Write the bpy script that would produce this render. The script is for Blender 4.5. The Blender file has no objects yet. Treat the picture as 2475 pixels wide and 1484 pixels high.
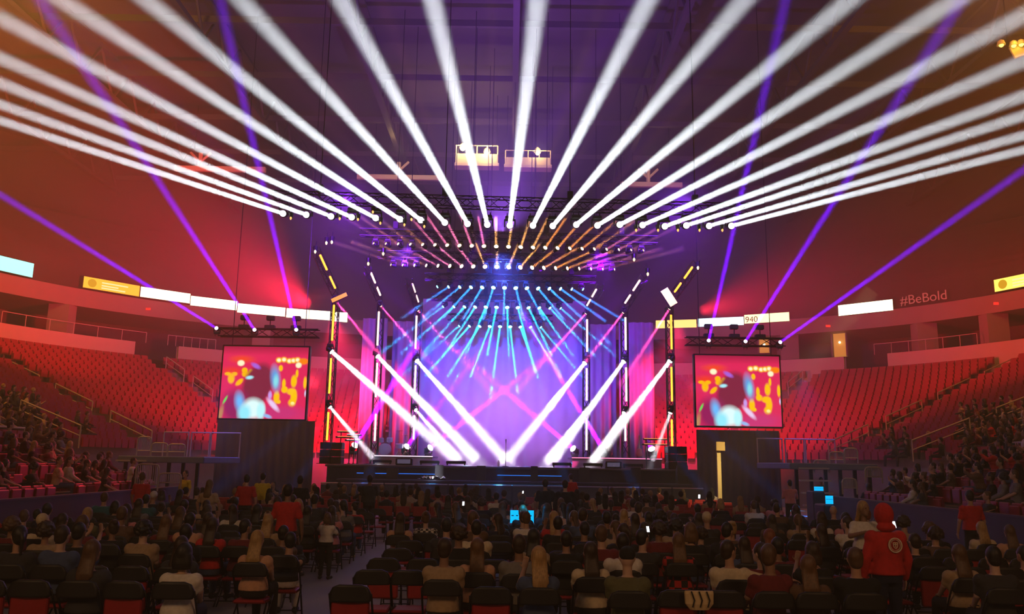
import bpy, math, random
from mathutils import Vector, Matrix, Euler
random.seed(7)
C = bpy.context.scene.collection
SC = bpy.context.scene
R = math.radians
# ------------------------------------------------------------------ camera
W, H, F = 2475, 1484, 2000.0
CAMZ = 2.2
PITCH = math.atan((1115 - H / 2) / F)
ROLL = R(0.9)
cam_d = bpy.data.cameras.new('camera'); cam = bpy.data.objects.new('camera', cam_d); C.objects.link(cam)
cam_d.sensor_width = 36; cam_d.lens = F / W * 36; cam_d.clip_end = 400; cam_d.clip_start = 0.05
CR = Matrix.Rotation(math.pi / 2 + PITCH, 3, 'X') @ Matrix.Rotation(ROLL, 3, 'Z')
CAM = Vector((0, 0, CAMZ))
cam.matrix_world = Matrix.Translation(CAM) @ CR.to_4x4()
SC.camera = cam
SC.view_settings.view_transform = 'Standard'; SC.view_settings.look = 'None'
SC.view_settings.exposure = 0.0; SC.view_settings.gamma = 1.0
cy = SC.cycles
cy.volume_bounces = 0; cy.max_bounces = 4; cy.diffuse_bounces = 2; cy.glossy_bounces = 2
cy.transparent_max_bounces = 32; cy.sample_clamp_indirect = 2.0; cy.use_denoising = True
cy.caustics_reflective = False; cy.caustics_refractive = False

def ray(px, py):
    return CR @ Vector(((px - W / 2) / F, -(py - H / 2) / F, -1))
def at(px, py, Y):
    d = ray(px, py); return CAM + d * (Y / d.y)
def atz(px, py, z):
    d = ray(px, py); return CAM + d * ((z - CAMZ) / d.z)

# ------------------------------------------------------------------ world: thin haze everywhere in the arena
HAZE = 0.009
wd = bpy.data.worlds.new('world'); SC.world = wd; wd.use_nodes = True
wn = wd.node_tree
wn.nodes['Background'].inputs[0].default_value = (0.0, 0.0, 0.0, 1)
_v = wn.nodes.new('ShaderNodeVolumeScatter'); _v.inputs['Density'].default_value = HAZE
wn.links.new(_v.outputs[0], wn.nodes['World Output'].inputs['Volume'])

# ------------------------------------------------------------------ lights of the arena (house lamps, coloured stage washes and an added post spot)
def lamp(kind, loc, energy, col, aim=None, size=0.5, cone=60, blend=0.6, spread=180):
    """kind WASH: a wide wash fixture, its energy given as that of an open bulb"""
    l = bpy.data.lights.new('lamp', 'POINT' if kind == 'POINT' else 'AREA'); l.color = col; l.energy = energy
    if kind == 'POINT': l.shadow_soft_size = size
    else:
        l.shape = 'DISK'; l.size = size; l.spread = R(spread)
        if kind == 'SPOT': l.size = .5; l.spread = R(cone * 1.1); l.energy = energy * (1 - math.cos(R(cone / 2))) / (2 * math.pi) * 1.2
    o = bpy.data.objects.new('lamp', l); C.objects.link(o); o.location = loc
    if aim is not None:
        o.rotation_mode = 'QUATERNION'; o.rotation_quaternion = (Vector(aim) - Vector(loc)).to_track_quat('-Z', 'Y')
    return o
RED = (1, .015, .06)
WASH = [  # kind, location, watts, colour, aim, size, cone
    # red washes from the side towers into the bowl
    ('SPOT', (-10.5, 42, 10), 90000, (1, .012, .05), (-30, 50, 20), .3, 70, 1),
    ('SPOT', (-10.2, 43, 6), 16000, (1, .02, .05), (-22, 60, 10), .3, 100, 1),
    ('SPOT', (-9.6, 44, 9.5), 60000, (1, .02, .10), (-9.5, 50, 5), .3, 58, 1),
    ('SPOT', (9.8, 42, 10), 42000, (1, .012, .05), (30, 50, 16), .3, 55, 1),
    ('SPOT', (9.6, 43, 6), 15000, (1, .02, .05), (22, 60, 9), .3, 100, 1),
    ('SPOT', (9.0, 44, 9.5), 36000, (1, .02, .10), (9.5, 50, 5), .3, 58, 1),
    # blue and violet washes over the stage
    ('SPOT', (-.5, 40, 12.2), 24000, (.05, .1, 1), (-.5, 51, 7), .3, 80, .8),
    ('SPOT', (4.5, 40.5, 12.6), 12000, (.25, .0, 1), (5, 50, 9), .3, 60, .6),
    ('SPOT', (-5.5, 40.5, 12.6), 7000, (.2, .02, 1), (-6, 50, 11), .3, 60, .6),
    ('SPOT', (-3.5, 45, 2.4), 3400, (.75, .25, .85), (-1, 51, 6), .3, 100, 1),
    ('SPOT', (2.5, 45, 2.4), 3400, (.75, .25, .85), (0, 51, 6), .3, 100, 1),
    ('SPOT', (-.5, 38, 11.5), 2500, (.9, .3, 1), (-.5, 46, 2), .3, 40, 1),
    # violet haze light thrown upwards at the roof
    ('SPOT', (-.5, 39, 13.2), 20000, (.35, .10, 1), (-.5, 38, 26), .3, 130, 1),
    # violet washes behind the front truss
    ('SPOT', (-7.5, 35, 13.6), 16000, (.3, .03, 1), (-9.5, 50, 14), .3, 90, 1),
    ('SPOT', (7.5, 35, 13.6), 16000, (.25, .03, 1), (9, 50, 14), .3, 90, 1),
    # blue spill in the pit
    ('SPOT', (-1, 40.5, 9.5), 1600, (.03, .12, 1), (-1, 38, 0), .3, 75, 1),
    ('SPOT', (-12.5, 37, 6.0), 1500, (.12, .12, 1), (-13, 35, 0), .3, 80, 1),
    ('SPOT', (13, 37, 6.0), 1500, (.12, .12, 1), (13.5, 35, 0), .3, 80, 1),
    # warm house lamps
    ('AREA', (-21, 28, 23), 3800, (1, .38, .06), (-36, 56, 10), 8, 0, 0),
    ('AREA', (21, 28, 23), 2400, (1, .34, .06), (36, 56, 10), 8, 0, 0),
    ('AREA', (-14, -12, 15), 900, (1, .52, .22), (2, 12, 0), 5, 0, 0),
    ('AREA', (12, -12, 15), 700, (1, .48, .2), (2, 12, 0), 5, 0, 0),
    # red light grazing the left side stand
    ('SPOT', (-8.5, 38, 10), 12000, (1, .02, .03), (-14, 23, 1.5), .2, 26, .8),
    ('SPOT', (12.0, 27, 8), 9000, (1, .72, .3), (7.8, 31, 2), .1, 22, .5),  # warm spot added to brighten the pale post
]
for k, loc, e, c, aim, s, cone, bl in WASH:
    lamp(k, loc, e, c, aim, s, cone, bl)

# ------------------------------------------------------------------ materials
MATS = {}
def nt_new(name):
    m = bpy.data.materials.new(name); m.use_nodes = True; return m, m.node_tree
def mat(name, col, rough=.6, metal=0, noise=0, scale=20, bump=0, emit=None, es=1.0, sample=False):
    if name in MATS: return MATS[name]
    m, nt = nt_new(name); b = nt.nodes['Principled BSDF']
    b.inputs['Base Color'].default_value = (*col, 1); b.inputs['Roughness'].default_value = rough; b.inputs['Metallic'].default_value = metal
    if noise or bump:
        tc = nt.nodes.new('ShaderNodeTexCoord'); n = nt.nodes.new('ShaderNodeTexNoise'); n.inputs['Scale'].default_value = scale; n.inputs['Detail'].default_value = 5
        nt.links.new(tc.outputs['Object'], n.inputs['Vector'])
        if noise:
            r = nt.nodes.new('ShaderNodeValToRGB'); e = r.color_ramp.elements
            e[0].color = (*[x * (1 - noise) for x in col], 1); e[1].color = (*[min(1, x * (1 + noise)) for x in col], 1)
            nt.links.new(n.outputs['Fac'], r.inputs['Fac']); nt.links.new(r.outputs['Color'], b.inputs['Base Color'])
        if bump:
            bp = nt.nodes.new('ShaderNodeBump'); bp.inputs['Strength'].default_value = bump
            nt.links.new(n.outputs['Fac'], bp.inputs['Height']); nt.links.new(bp.outputs[0], b.inputs['Normal'])
    if emit:
        b.inputs['Emission Color'].default_value = (*emit, 1); b.inputs['Emission Strength'].default_value = es
        if not sample: m.cycles.emission_sampling = 'NONE'
    MATS[name] = m; return m
def objmat(name, rough=.8, noise=.25, scale=30, stretch=None):
    """takes the thing's own colour from the object"""
    m, nt = nt_new(name); b = nt.nodes['Principled BSDF']; b.inputs['Roughness'].default_value = rough
    oi = nt.nodes.new('ShaderNodeObjectInfo'); n = nt.nodes.new('ShaderNodeTexNoise'); n.inputs['Scale'].default_value = scale
    tc = nt.nodes.new('ShaderNodeTexCoord'); mg = nt.nodes.new('ShaderNodeMapping'); mg.inputs['Scale'].default_value = stretch or (1, 1, 1)
    nt.links.new(tc.outputs['Object'], mg.inputs['Vector']); nt.links.new(mg.outputs[0], n.inputs['Vector'])
    mp = nt.nodes.new('ShaderNodeMapRange'); mp.inputs['To Min'].default_value = 1 - noise; mp.inputs['To Max'].default_value = 1 + noise
    nt.links.new(n.outputs['Fac'], mp.inputs['Value'])
    mx = nt.nodes.new('ShaderNodeVectorMath'); mx.operation = 'SCALE'
    nt.links.new(oi.outputs['Color'], mx.inputs[0]); nt.links.new(mp.outputs[0], mx.inputs['Scale'])
    nt.links.new(mx.outputs[0], b.inputs['Base Color']); return m
def volmat(name, dens):
    m, nt = nt_new(name); nt.nodes.clear()
    o = nt.nodes.new('ShaderNodeOutputMaterial'); v = nt.nodes.new('ShaderNodeVolumeScatter'); v.inputs['Density'].default_value = dens
    nt.links.new(v.outputs[0], o.inputs['Volume']); return m
M_BLACK = mat('black_plastic', (.012, .012, .014), .5)
M_MET = mat('dark_metal', (.03, .03, .035), .4, .8)
M_ALU = mat('truss_aluminium', (.35, .35, .37), .35, .9)
M_GALV = mat('galvanised_steel', (.55, .53, .5), .45, .3, .1, 40)
M_RAIL = mat('painted_rail', (.5, .42, .36), .5)
M_CONC = mat('concrete', (.22, .19, .17), .85, 0, .25, 3, .1)
M_BEIGE = mat('beige_fascia', (.55, .47, .34), .8, 0, .08, 2)
M_SEAT = mat('red_seat_plastic', (.30, .012, .02), .45, 0, .15, 8)
M_REDPAD = mat('red_vinyl', (.33, .01, .015), .5, 0, .2, 15, .05)
M_CLOTHB = mat('black_drape', (.02, .02, .03), .95, 0, .2, 6, .2)
M_SKIN = mat('eye_dark', (.02, .012, .01), .3)
M_BODY = objmat('skin', .55, .06, 20); M_FAB = objmat('clothing_fabric', .9, .25, 25); M_HAIR = objmat('hair_strands', .5, .85, 90, (1, 1, .07))
M_HZ = volmat('haze_in_beam', .05)  # denser than the arena haze, added inside each beam
M_HZ2 = volmat('haze_in_wide_beam', .2)

# ------------------------------------------------------------------ mesh helpers
class MB:
    def __init__(s): s.v = []; s.f = []; s.m = []; s.mi = 0
    def add(s, vs, fs):
        b = len(s.v); s.v += [tuple(v) for v in vs]; s.f += [tuple(b + i for i in f) for f in fs]; s.m += [s.mi] * len(fs)
    def box(s, a, b, rot=None, at_=None):
        x0, y0, z0 = a; x1, y1, z1 = b
        vs = [Vector((x, y, z)) for x in (x0, x1) for y in (y0, y1) for z in (z0, z1)]
        if rot is not None: vs = [rot @ v for v in vs]
        if at_ is not None: vs = [v + Vector(at_) for v in vs]
        s.add(vs, [(0, 1, 3, 2), (4, 6, 7, 5), (0, 4, 5, 1), (2, 3, 7, 6), (0, 2, 6, 4), (1, 5, 7, 3)])
    def bev(s, a, b, r=.02, rot=None, at_=None):
        """box with chamfered vertical-section edges (octagonal profile in y-z swept along x, ends inset)"""
        x0, y0, z0 = a; x1, y1, z1 = b
        pr = [(y0 + r, z0), (y1 - r, z0), (y1, z0 + r), (y1, z1 - r), (y1 - r, z1), (y0 + r, z1), (y0, z1 - r), (y0, z0 + r)]
        cyy, czz = (y0 + y1) / 2, (z0 + z1) / 2
        vs = []
        for x, k in ((x0, 1), (x0 + r, 0), (x1 - r, 0), (x1, 1)):
            for y, z in pr:
                if k: y = y + (r if y < cyy else -r) ; z = z + (r if z < czz else -r)
                vs.append(Vector((x, y, z)))
        if rot is not None: vs = [rot @ v for v in vs]
        if at_ is not None: vs = [v + Vector(at_) for v in vs]
        fs = [tuple(range(7, -1, -1)), tuple(range(24, 32))]
        for k in range(3):
            for i in range(8): j = (i + 1) % 8; fs.append((k * 8 + i, k * 8 + j, k * 8 + 8 + j, k * 8 + 8 + i))
        s.add(vs, fs)
    def tube(s, a, b, r0, r1=None, n=8, caps=True):
        a = Vector(a); b = Vector(b); r1 = r0 if r1 is None else r1
        q = (b - a).to_track_quat('Z', 'Y') if (b - a).length > 1e-6 else Euler((0, 0, 0)).to_quaternion()
        vs = []
        for p, r in ((a, r0), (b, r1)):
            for i in range(n):
                t = 2 * math.pi * i / n; vs.append(p + q @ Vector((r * math.cos(t), r * math.sin(t), 0)))
        fs = [(i, (i + 1) % n, n + (i + 1) % n, n + i) for i in range(n)]
        if caps: fs += [tuple(range(n - 1, -1, -1)), tuple(range(n, 2 * n))]
        s.add(vs, fs)
    def path(s, pts, r, n=8):
        for a, b in zip(pts[:-1], pts[1:]): s.tube(a, b, r, r, n)
        for p in pts[1:-1]: s.ball(p, (r, r, r), 6, 4)
    def ball(s, c, r, n=12, k=8, rot=None):
        if not hasattr(r, '__len__'): r = (r, r, r)
        vs = [Vector((0, 0, r[2]))]
        for j in range(1, k):
            ph = math.pi * j / k
            for i in range(n):
                t = 2 * math.pi * i / n; vs.append(Vector((r[0] * math.sin(ph) * math.cos(t), r[1] * math.sin(ph) * math.sin(t), r[2] * math.cos(ph))))
        vs.append(Vector((0, 0, -r[2])))
        if rot is not None: vs = [rot @ v for v in vs]
        vs = [v + Vector(c) for v in vs]
        fs = [(0, 1 + i, 1 + (i + 1) % n) for i in range(n)]
        for j in range(k - 2):
            for i in range(n): a = 1 + j * n; fs.append((a + i, a + n + i, a + n + (i + 1) % n, a + (i + 1) % n))
        l = len(vs) - 1; a = 1 + (k - 2) * n
        fs += [(l, a + (i + 1) % n, a + i) for i in range(n)]
        s.add(vs, fs)
    def loft(s, rings, n=16):
        """rings: (centre, rx, ry) horizontal ellipses"""
        vs = []
        for c, rx, ry in rings:
            for i in range(n):
                t = 2 * math.pi * i / n
                cx, sx = math.cos(t), math.sin(t)
                vs.append((c[0] + rx * math.copysign(abs(cx) ** .85, cx), c[1] + ry * math.copysign(abs(sx) ** .85, sx), c[2]))
        fs = []
        for k in range(len(rings) - 1):
            for i in range(n): j = (i + 1) % n; fs.append((k * n + i, k * n + j, k * n + n + j, k * n + n + i))
        fs += [tuple(range(n - 1, -1, -1)), tuple(range((len(rings) - 1) * n, len(rings) * n))]
        s.add(vs, fs)
    def lathe(s, prof, c=(0, 0, 0), n=16, q=None):
        vs = []
        for r, z in prof:
            for i in range(n):
                t = 2 * math.pi * i / n; v = Vector((r * math.cos(t), r * math.sin(t), z))
                if q is not None: v = q @ v
                vs.append(v + Vector(c))
        fs = []
        for k in range(len(prof) - 1):
            for i in range(n): j = (i + 1) % n; fs.append((k * n + i, k * n + j, k * n + n + j, k * n + n + i))
        fs += [tuple(range(n - 1, -1, -1)), tuple(range((len(prof) - 1) * n, len(prof) * n))]
        s.add(vs, fs)
    def mesh(s, name, mats, smooth=False):
        me = bpy.data.meshes.new(name); me.from_pydata(s.v, [], s.f)
        for m in (mats if isinstance(mats, (list, tuple)) else [mats]): me.materials.append(m)
        if any(s.m): me.polygons.foreach_set('material_index', s.m)
        if smooth: me.polygons.foreach_set('use_smooth', [True] * len(s.f))
        me.update(); return me
    def build(s, name, mats, parent=None, smooth=False, loc=None):
        return put(name, s.mesh(name, mats, smooth), parent, loc)
def put(name, me, parent=None, loc=None, rot=None, color=None):
    o = bpy.data.objects.new(name, me); C.objects.link(o)
    if parent is not None: o.parent = parent
    if loc is not None: o.location = loc
    if rot is not None: o.rotation_euler = rot
    if color is not None: o.color = (*color, 1)
    return o
def tag(o, label, cat, group=None, kind=None):
    o['label'] = label; o['category'] = cat
    if group: o['group'] = group
    if kind: o['kind'] = kind
    if len(label.replace('-', ' ').split()) > 16: print('LONG', label)
    return o
def thing(name, label, cat, loc=(0, 0, 0), rz=0, group=None):
    o = bpy.data.objects.new(name, None); C.objects.link(o); o.location = loc; o.rotation_euler = (0, 0, rz); o.empty_display_size = .1
    return tag(o, label, cat, group)
def struct(o): o['kind'] = 'structure'; return o
ORD = ('first second third fourth fifth sixth seventh eighth ninth tenth eleventh twelfth thirteenth fourteenth fifteenth sixteenth '
       'seventeenth eighteenth nineteenth twentieth').split()
def ordn(i):
    """ordinal word of i, counted from zero"""
    if i < 20: return ORD[i]
    tens = ['twenty', 'thirty', 'forty', 'fifty', 'sixty', 'seventy', 'eighty', 'ninety']
    n = i + 1; t, u = divmod(n, 10)
    return (['twentieth', 'thirtieth', 'fortieth', 'fiftieth', 'sixtieth', 'seventieth', 'eightieth', 'ninetieth'][t - 2] if u == 0 else tens[t - 2] + '-' + ORD[u - 1])

# ------------------------------------------------------------------ the bowl: plan curves
YC, NE = 35.0, 2.4
def curve(a, b, step=.5, y0=-16):
    """plan curve: left side going away, round the far end, right side coming back"""
    pts = []
    n = int((YC - y0) / step)
    pts += [(-a, y0 + i * (YC - y0) / n) for i in range(n)]
    m = 90; e = []
    for i in range(m + 1):
        t = math.pi * (1 - i / m); c, s_ = math.cos(t), math.sin(t)
        e.append((a * math.copysign(abs(c) ** (2 / NE), c), YC + b * abs(s_) ** (2 / NE)))
    pts += e
    pts += [(a, YC - (i + 1) * (YC - y0) / n) for i in range(n)]
    return pts
def on_curve(px, a, b, py=700):
    """point of the plan curve that stands in the direction of px"""
    d = ray(px, py); k = d.x / d.y
    lo, hi = 1.0, 200.0
    for _ in range(60):
        Y = (lo + hi) / 2; X = k * Y
        g = (abs(X) / a) ** NE + (max(0, Y - YC) / b) ** NE if Y > YC else abs(X) / a
        if g < 1: lo = Y
        else: hi = Y
    return (k * lo, lo)
NROW = 18
RD, RB = .89, .85
def row_ab(k): return 18 + RD * k, 17.2 + RB * k
def row_z(k): return 2.2 + .36 * k
def sweep(name, prof, mats, close=False):
    """prof: list of (a, b, z) rings"""
    mb = MB(); rings = [[(x, y, z) for x, y in curve(a, b)] for a, b, z in prof]
    n = len(rings[0])
    vs = [p for r in rings for p in r]; fs = []
    for k in range(len(rings) - 1):
        for i in range(n - 1): fs.append((k * n + i, k * n + i + 1, k * n + n + i + 1, k * n + n + i))
    if close:
        k = len(rings) - 1
        for i in range(n - 1): fs.append((k * n + i, k * n + i + 1, i + 1, i))
    mb.add(vs, fs); return mb.build(name, mats)
def build_arena():
    mb = MB(); mb.box((-60, -20, -.3), (60, 95, 0)); m = mat('polished_concrete_floor', (.3, .27, .27), .6, 0, .2, .8, .03)
    struct(mb.build('floor', m))
    prof = [(17.6, 16.8, 0), (17.6, 16.8, row_z(0))]
    for k in range(NROW):
        a, b = row_ab(k); prof.append((a + RD, b + RB, row_z(k)))
        if k < NROW - 1: prof.append((a + RD, b + RB, row_z(k + 1)))
    struct(sweep('floor_terrace', prof, M_CONC))
    zt = 9.0
    # balcony fascia above the lower stand, broken at the stair openings
    a, b = 34.2, 32.6
    gaps = [on_curve(x, a, b, 830)[0] for x in (382, 2085)]
    pts = curve(a, b); mb = MB(); keep = []
    segs = []; cur = []
    for p in pts:
        if any(abs(p[0] - g) < .95 and p[1] > 45 for g in gaps):
            if len(cur) > 1: segs.append(cur)
            cur = []
        else: cur.append(p)
    segs.append(cur)
    for s_ in segs:
        n = len(s_); vs = [(x, y, z) for z in (zt - .65, zt + 1.15) for x, y in s_]
        out = [((x) * 1.01, (y - YC) * 1.01 + YC if y > YC else y, z) for z in (zt - .65, zt + 1.15) for x, y in s_]
        mb.add(vs, [(i, i + 1, n + i + 1, n + i) for i in range(n - 1)])
        mb.add(out, [(i, i + 1, n + i + 1, n + i) for i in range(n - 1)])
        top = [v for v in vs[n:]] + [v for v in out[n:]]
        mb.add(top, [(i, i + 1, n + i + 1, n + i) for i in range(n - 1)])
    struct(mb.build('wall_balcony', M_BEIGE))
    zc = zt
    struct(sweep('floor_concourse', [(34.2, 32.6, zc), (41, 39, zc)], M_CONC))
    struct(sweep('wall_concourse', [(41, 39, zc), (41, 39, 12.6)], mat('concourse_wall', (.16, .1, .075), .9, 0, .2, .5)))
    zs = 12.5
    beam_m = mat('painted_concrete_beam', (.3, .24, .19), .85, 0, .1, 1)
    struct(sweep('trim_1', [(41, 39, zs - .3), (35.0, 33.2, zs - .3), (35.0, 33.2, zs + .9), (35.6, 33.8, zs + .9)], beam_m))
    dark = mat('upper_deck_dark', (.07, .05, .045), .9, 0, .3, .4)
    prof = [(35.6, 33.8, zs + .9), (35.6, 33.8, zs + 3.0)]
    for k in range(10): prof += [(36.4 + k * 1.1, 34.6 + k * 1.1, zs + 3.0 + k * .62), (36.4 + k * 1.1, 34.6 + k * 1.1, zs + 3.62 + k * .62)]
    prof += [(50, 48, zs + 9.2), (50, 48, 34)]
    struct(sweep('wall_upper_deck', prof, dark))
    # roof
    mb = MB(); mb.box((-52, -20, 28.5), (52, 86, 28.9)); struct(mb.build('ceiling', mat('roof_deck', (.10, .075, .085), .9, 0, .35, .3)))
    k = 0
    for x in range(-45, 46, 9):
        mb = MB(); z0, z1 = 25.6, 28.3
        mb.box((x - .18, 20, z0), (x + .18, 84, z0 + .3)); mb.box((x - .18, 20, z1), (x + .18, 84, z1 + .25))
        y = 20
        while y < 82: mb.tube((x, y, z0 + .1), (x, y + 2, z1), .1, n=5); mb.tube((x, y + 2, z1), (x, y + 4, z0 + .1), .1, n=5); y += 4
        k += 1; struct(mb.build('beam_roof_girder', mat('girder_paint', (.09, .07, .075), .7))).name = 'beam_roof_girder'
    for y in range(44, 84, 7):
        mb = MB(); mb.box((-48, y - .12, 26.8), (48, y + .12, 27.2)); struct(mb.build('beam_roof_purlin', mat('girder_paint', (.09, .07, .075), .7)))
    # concourse pillars
    for px in (150, 640, 1900, 2230, 2400):
        x, y = on_curve(px, 35.6, 33.8, 760)
        mb = MB(); mb.box((-.7, -.5, zc), (.7, .5, zs - .3)); o = struct(mb.build('column_concourse', beam_m, loc=(x, y, 0))); o.rotation_euler.z = math.atan2(x, -(y - 20)) * .0
build_arena()
ZT = 9.0

def led_sign(x0, x1, yt0, yb0, yt1, yb1, em, es, label, extra=None, name='led_sign', a=35.0, b=33.2, cat='sign'):
    """a lit panel on the upper fascia between two directions of the photograph"""
    p0 = on_curve(x0, a, b, yt0); p1 = on_curve(x1, a, b, yt1)
    z = lambda px, py, p: at(px, py, p[1]).z
    z0b, z0t, z1b, z1t = z(x0, yb0, p0), z(x0, yt0, p0), z(x1, yb1, p1), z(x1, yt1, p1)
    zb, zt_ = (z0b + z1b) / 2, (z0t + z1t) / 2
    A = Vector((p0[0], p0[1], 0)); B = Vector((p1[0], p1[1], 0)); L = (B - A).length; h = zt_ - zb
    if L > 10: h = max(h, .9)
    ang = math.atan2((B - A).y, (B - A).x)
    t = thing(name, label, cat, (A.x, A.y, zb), ang)
    m = MB(); m.box((.01, .0, -.05), (L - .02, .2, h + .05)); m.build('housing', M_BLACK, t)
    m = MB(); m.box((0, -.03, 0), (L, .0, h)); m.build('screen', mat('sign_' + label[:28].replace(' ', '_'), (.02, .02, .02), .4, emit=em, es=es * 1.9), t)
    if extra: extra(t, L, h)
    return t
def text_on(t, s, x, z, size, m, y=-.035, name='lettering'):
    c = bpy.data.curves.new(name, 'FONT'); c.body = s; c.size = size; c.extrude = .005; c.materials.append(m)
    o = bpy.data.objects.new(name, c); C.objects.link(o); dg = bpy.context.evaluated_depsgraph_get(); me = bpy.data.meshes.new_from_object(o.evaluated_get(dg))
    bpy.data.objects.remove(o); o = bpy.data.objects.new(name, me); C.objects.link(o); o.parent = t; o.location = (x, y, z); o.rotation_euler = (math.pi / 2, 0, 0)
    return o
WY = (1, .86, .42)
def ex_sun(t, L, h):
    m = MB(); m.tube((h * .75, -.05, h * .5), (h * .75, -.031, h * .5), h * .38, n=24); m.build('round_logo', mat('sun_orange', (0, 0, 0), .4, emit=(1, .5, .02), es=1.0), t)
    for z, l in ((.68, .55), (.42, .35), (.2, .5)):
        m = MB(); m.box((h * 1.6, -.045, h * z - .04), (h * 1.6 + (L - h * 2) * l * 1.4, -.031, h * z + .05)); m.build('text_line', mat('pale_yellow', (0, 0, 0), .4, emit=(1, .85, .4), es=1.6), t)
led_sign(203, 338, 669, 697, 690, 714, (1, .42, .03), 1.1, 'orange lit ribbon panel with round logo at the left end of ribbon', ex_sun)
for x0, x1, a0, b0, a1, b1, w in ((341, 460, 692, 715, 711, 735, 'first'), (462, 573, 712, 735, 731, 753, 'second'), (575, 690, 733, 755, 744, 765, 'third'),
                               (693, 747, 744, 766, 750, 772, 'fourth'), (748, 799, 750, 771, 752, 774, 'fifth'), (801, 840, 753, 776, 757, 779, 'sixth')):
    led_sign(x0, x1, a0, b0, a1, b1, (1, .88, .55), 2.2, 'pale yellow lit ribbon panel, %s right of the orange panel' % w)
led_sign(-60, 82, 607, 648, 634, 662, (.25, 1, .75), 1.6, 'pale green lit panel at the far left of the upper fascia')
led_sign(1585, 1683, 775, 794, 772, 791, (1, .55, .12), 1.4, 'orange lit panel right of the stage, nearest the tower')
led_sign(1687, 1797, 770, 790, 766, 785, (.6, .95, 1), 1.6, 'white and pale blue lit panel between two orange panels')
def ex_940(t, L, h): text_on(t, '940', .06, h * .12, h * .95, mat('digit_dark', (.05, .02, .01), .6))
led_sign(1799, 1907, 763, 784, 753, 774, (1, .8, .38), 1.6, 'yellow lit panel showing the digits 940', ex_940)
led_sign(2026, 2157, 738, 763, 724, 750, (1, 1, .62), 2.4, 'large pale yellow lit panel standing alone on the right fascia')
led_sign(2402, 2540, 671, 699, 655, 686, (1, .6, .08), 1.6, 'orange lit panel at the far right of the upper fascia', ex_sun)
# painted lettering on the right fascia, faint emission in place of light on it
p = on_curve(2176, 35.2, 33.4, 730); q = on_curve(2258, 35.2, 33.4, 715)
t = thing('wall_lettering', 'dim lettering with painted-in glow reading BeBold on the dark upper fascia', 'sign', (p[0], p[1], at(2176, 738, p[1]).z), math.atan2(q[1] - p[1], q[0] - p[0]))
text_on(t, '#BeBold', 0, 0, .95, mat('faint_glow_letter', (.5, .4, .3), .7, emit=(.5, .32, .2), es=.12), name='letters')

# oval sign, small screen, lit doorways, exit signs
def wall_at(px, py, Y): return at(px, py, Y)
p = at(415, 994, 60)
t = thing('oval_sign', 'white glowing oval sign with a curved emblem in the left corner', 'sign', p)
m = MB(); m.tube((0, 0, 0), (0, .25, 0), 1.0, n=32); o = m.build('housing', M_BLACK, t); o.scale = (1.2, 1, .47)
m = MB(); m.tube((0, -.03, 0), (0, 0, 0), .97, n=32); o = m.build('panel', mat('oval_glow', (0, 0, 0), .4, emit=(1, 1, .72), es=2.6), t); o.scale = (1.2, 1, .47)
def arc_strip(mb, cx, cz, r0, r1, a0, a1, sx, sz, y=-.045, n=12):
    vs = []
    for i in range(n + 1):
        a = R(a0 + (a1 - a0) * i / n)
        for r in (r0, r1): vs.append((cx + r * math.cos(a) * sx, y, cz + r * math.sin(a) * sz))
    k = len(vs); vs += [(x, y + .012, z) for x, _, z in vs]
    fs = [(2 * i, 2 * i + 1, 2 * i + 3, 2 * i + 2) for i in range(n)] + [(k + 2 * i, k + 2 * i + 1, k + 2 * i + 3, k + 2 * i + 2) for i in range(n)]
    mb.add(vs, fs)
m = MB(); arc_strip(m, 0, 0, .72, .82, 150, 215, 1.1, .42); arc_strip(m, 0, 0, .7, .82, -30, 30, 1.1, .42); arc_strip(m, 0, 0, .55, .6, 225, 330, 1.1, .42)
m.build('emblem', mat('emblem_dark', (.08, .1, .07), .6), t)
m = MB(); m.box((-1.6, .3, -2.4), (1.9, .5, 1.3)); struct(m.build('wall_back_corner', M_CONC, loc=p))
p = at(507, 1000, 58)
t = thing('small_screen', 'small pale violet lit screen beside the left video screen', 'screen', p)
m = MB(); m.box((-.34, 0, -.52), (.34, .1, .52)); m.build('housing', M_BLACK, t)
m = MB(); m.box((-.3, -.02, -.48), (.3, 0, .48)); m.build('panel', mat('violet_screen', (0, 0, 0), .4, emit=(.5, .45, 1), es=1.0), t)
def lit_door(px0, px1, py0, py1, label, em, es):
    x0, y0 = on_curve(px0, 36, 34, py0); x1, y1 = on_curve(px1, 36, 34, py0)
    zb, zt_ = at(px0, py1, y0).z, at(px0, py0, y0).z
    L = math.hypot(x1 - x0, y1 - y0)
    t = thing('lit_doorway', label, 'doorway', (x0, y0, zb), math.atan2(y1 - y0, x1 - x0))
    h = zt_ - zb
    m = MB(); m.box((0, .35, 0), (L, .4, h)); m.build('glowing_wall', mat('doorway_glow', (.5, .3, .08), .8, emit=(1, .45, .06), es=.55), t)  # emission put in for the light on this wall
    m = MB(); m.box((-.1, 0, 0), (0, .4, h + .1)); m.box((L, 0, 0), (L + .1, .4, h + .1)); m.box((-.1, 0, h), (L + .1, .4, h + .1)); m.build('frame', M_CONC, t)
    m = MB(); m.ball((L * .5, .2, h * .55), .09, 8, 6); m.build('bulb', mat('door_bulb', (0, 0, 0), .4, emit=(1, .9, .5), es=6), t)
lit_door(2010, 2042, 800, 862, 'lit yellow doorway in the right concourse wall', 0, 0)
lit_door(1833, 1858, 817, 852, 'lit yellow doorway just above the right video screen', 0, 0)
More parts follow.
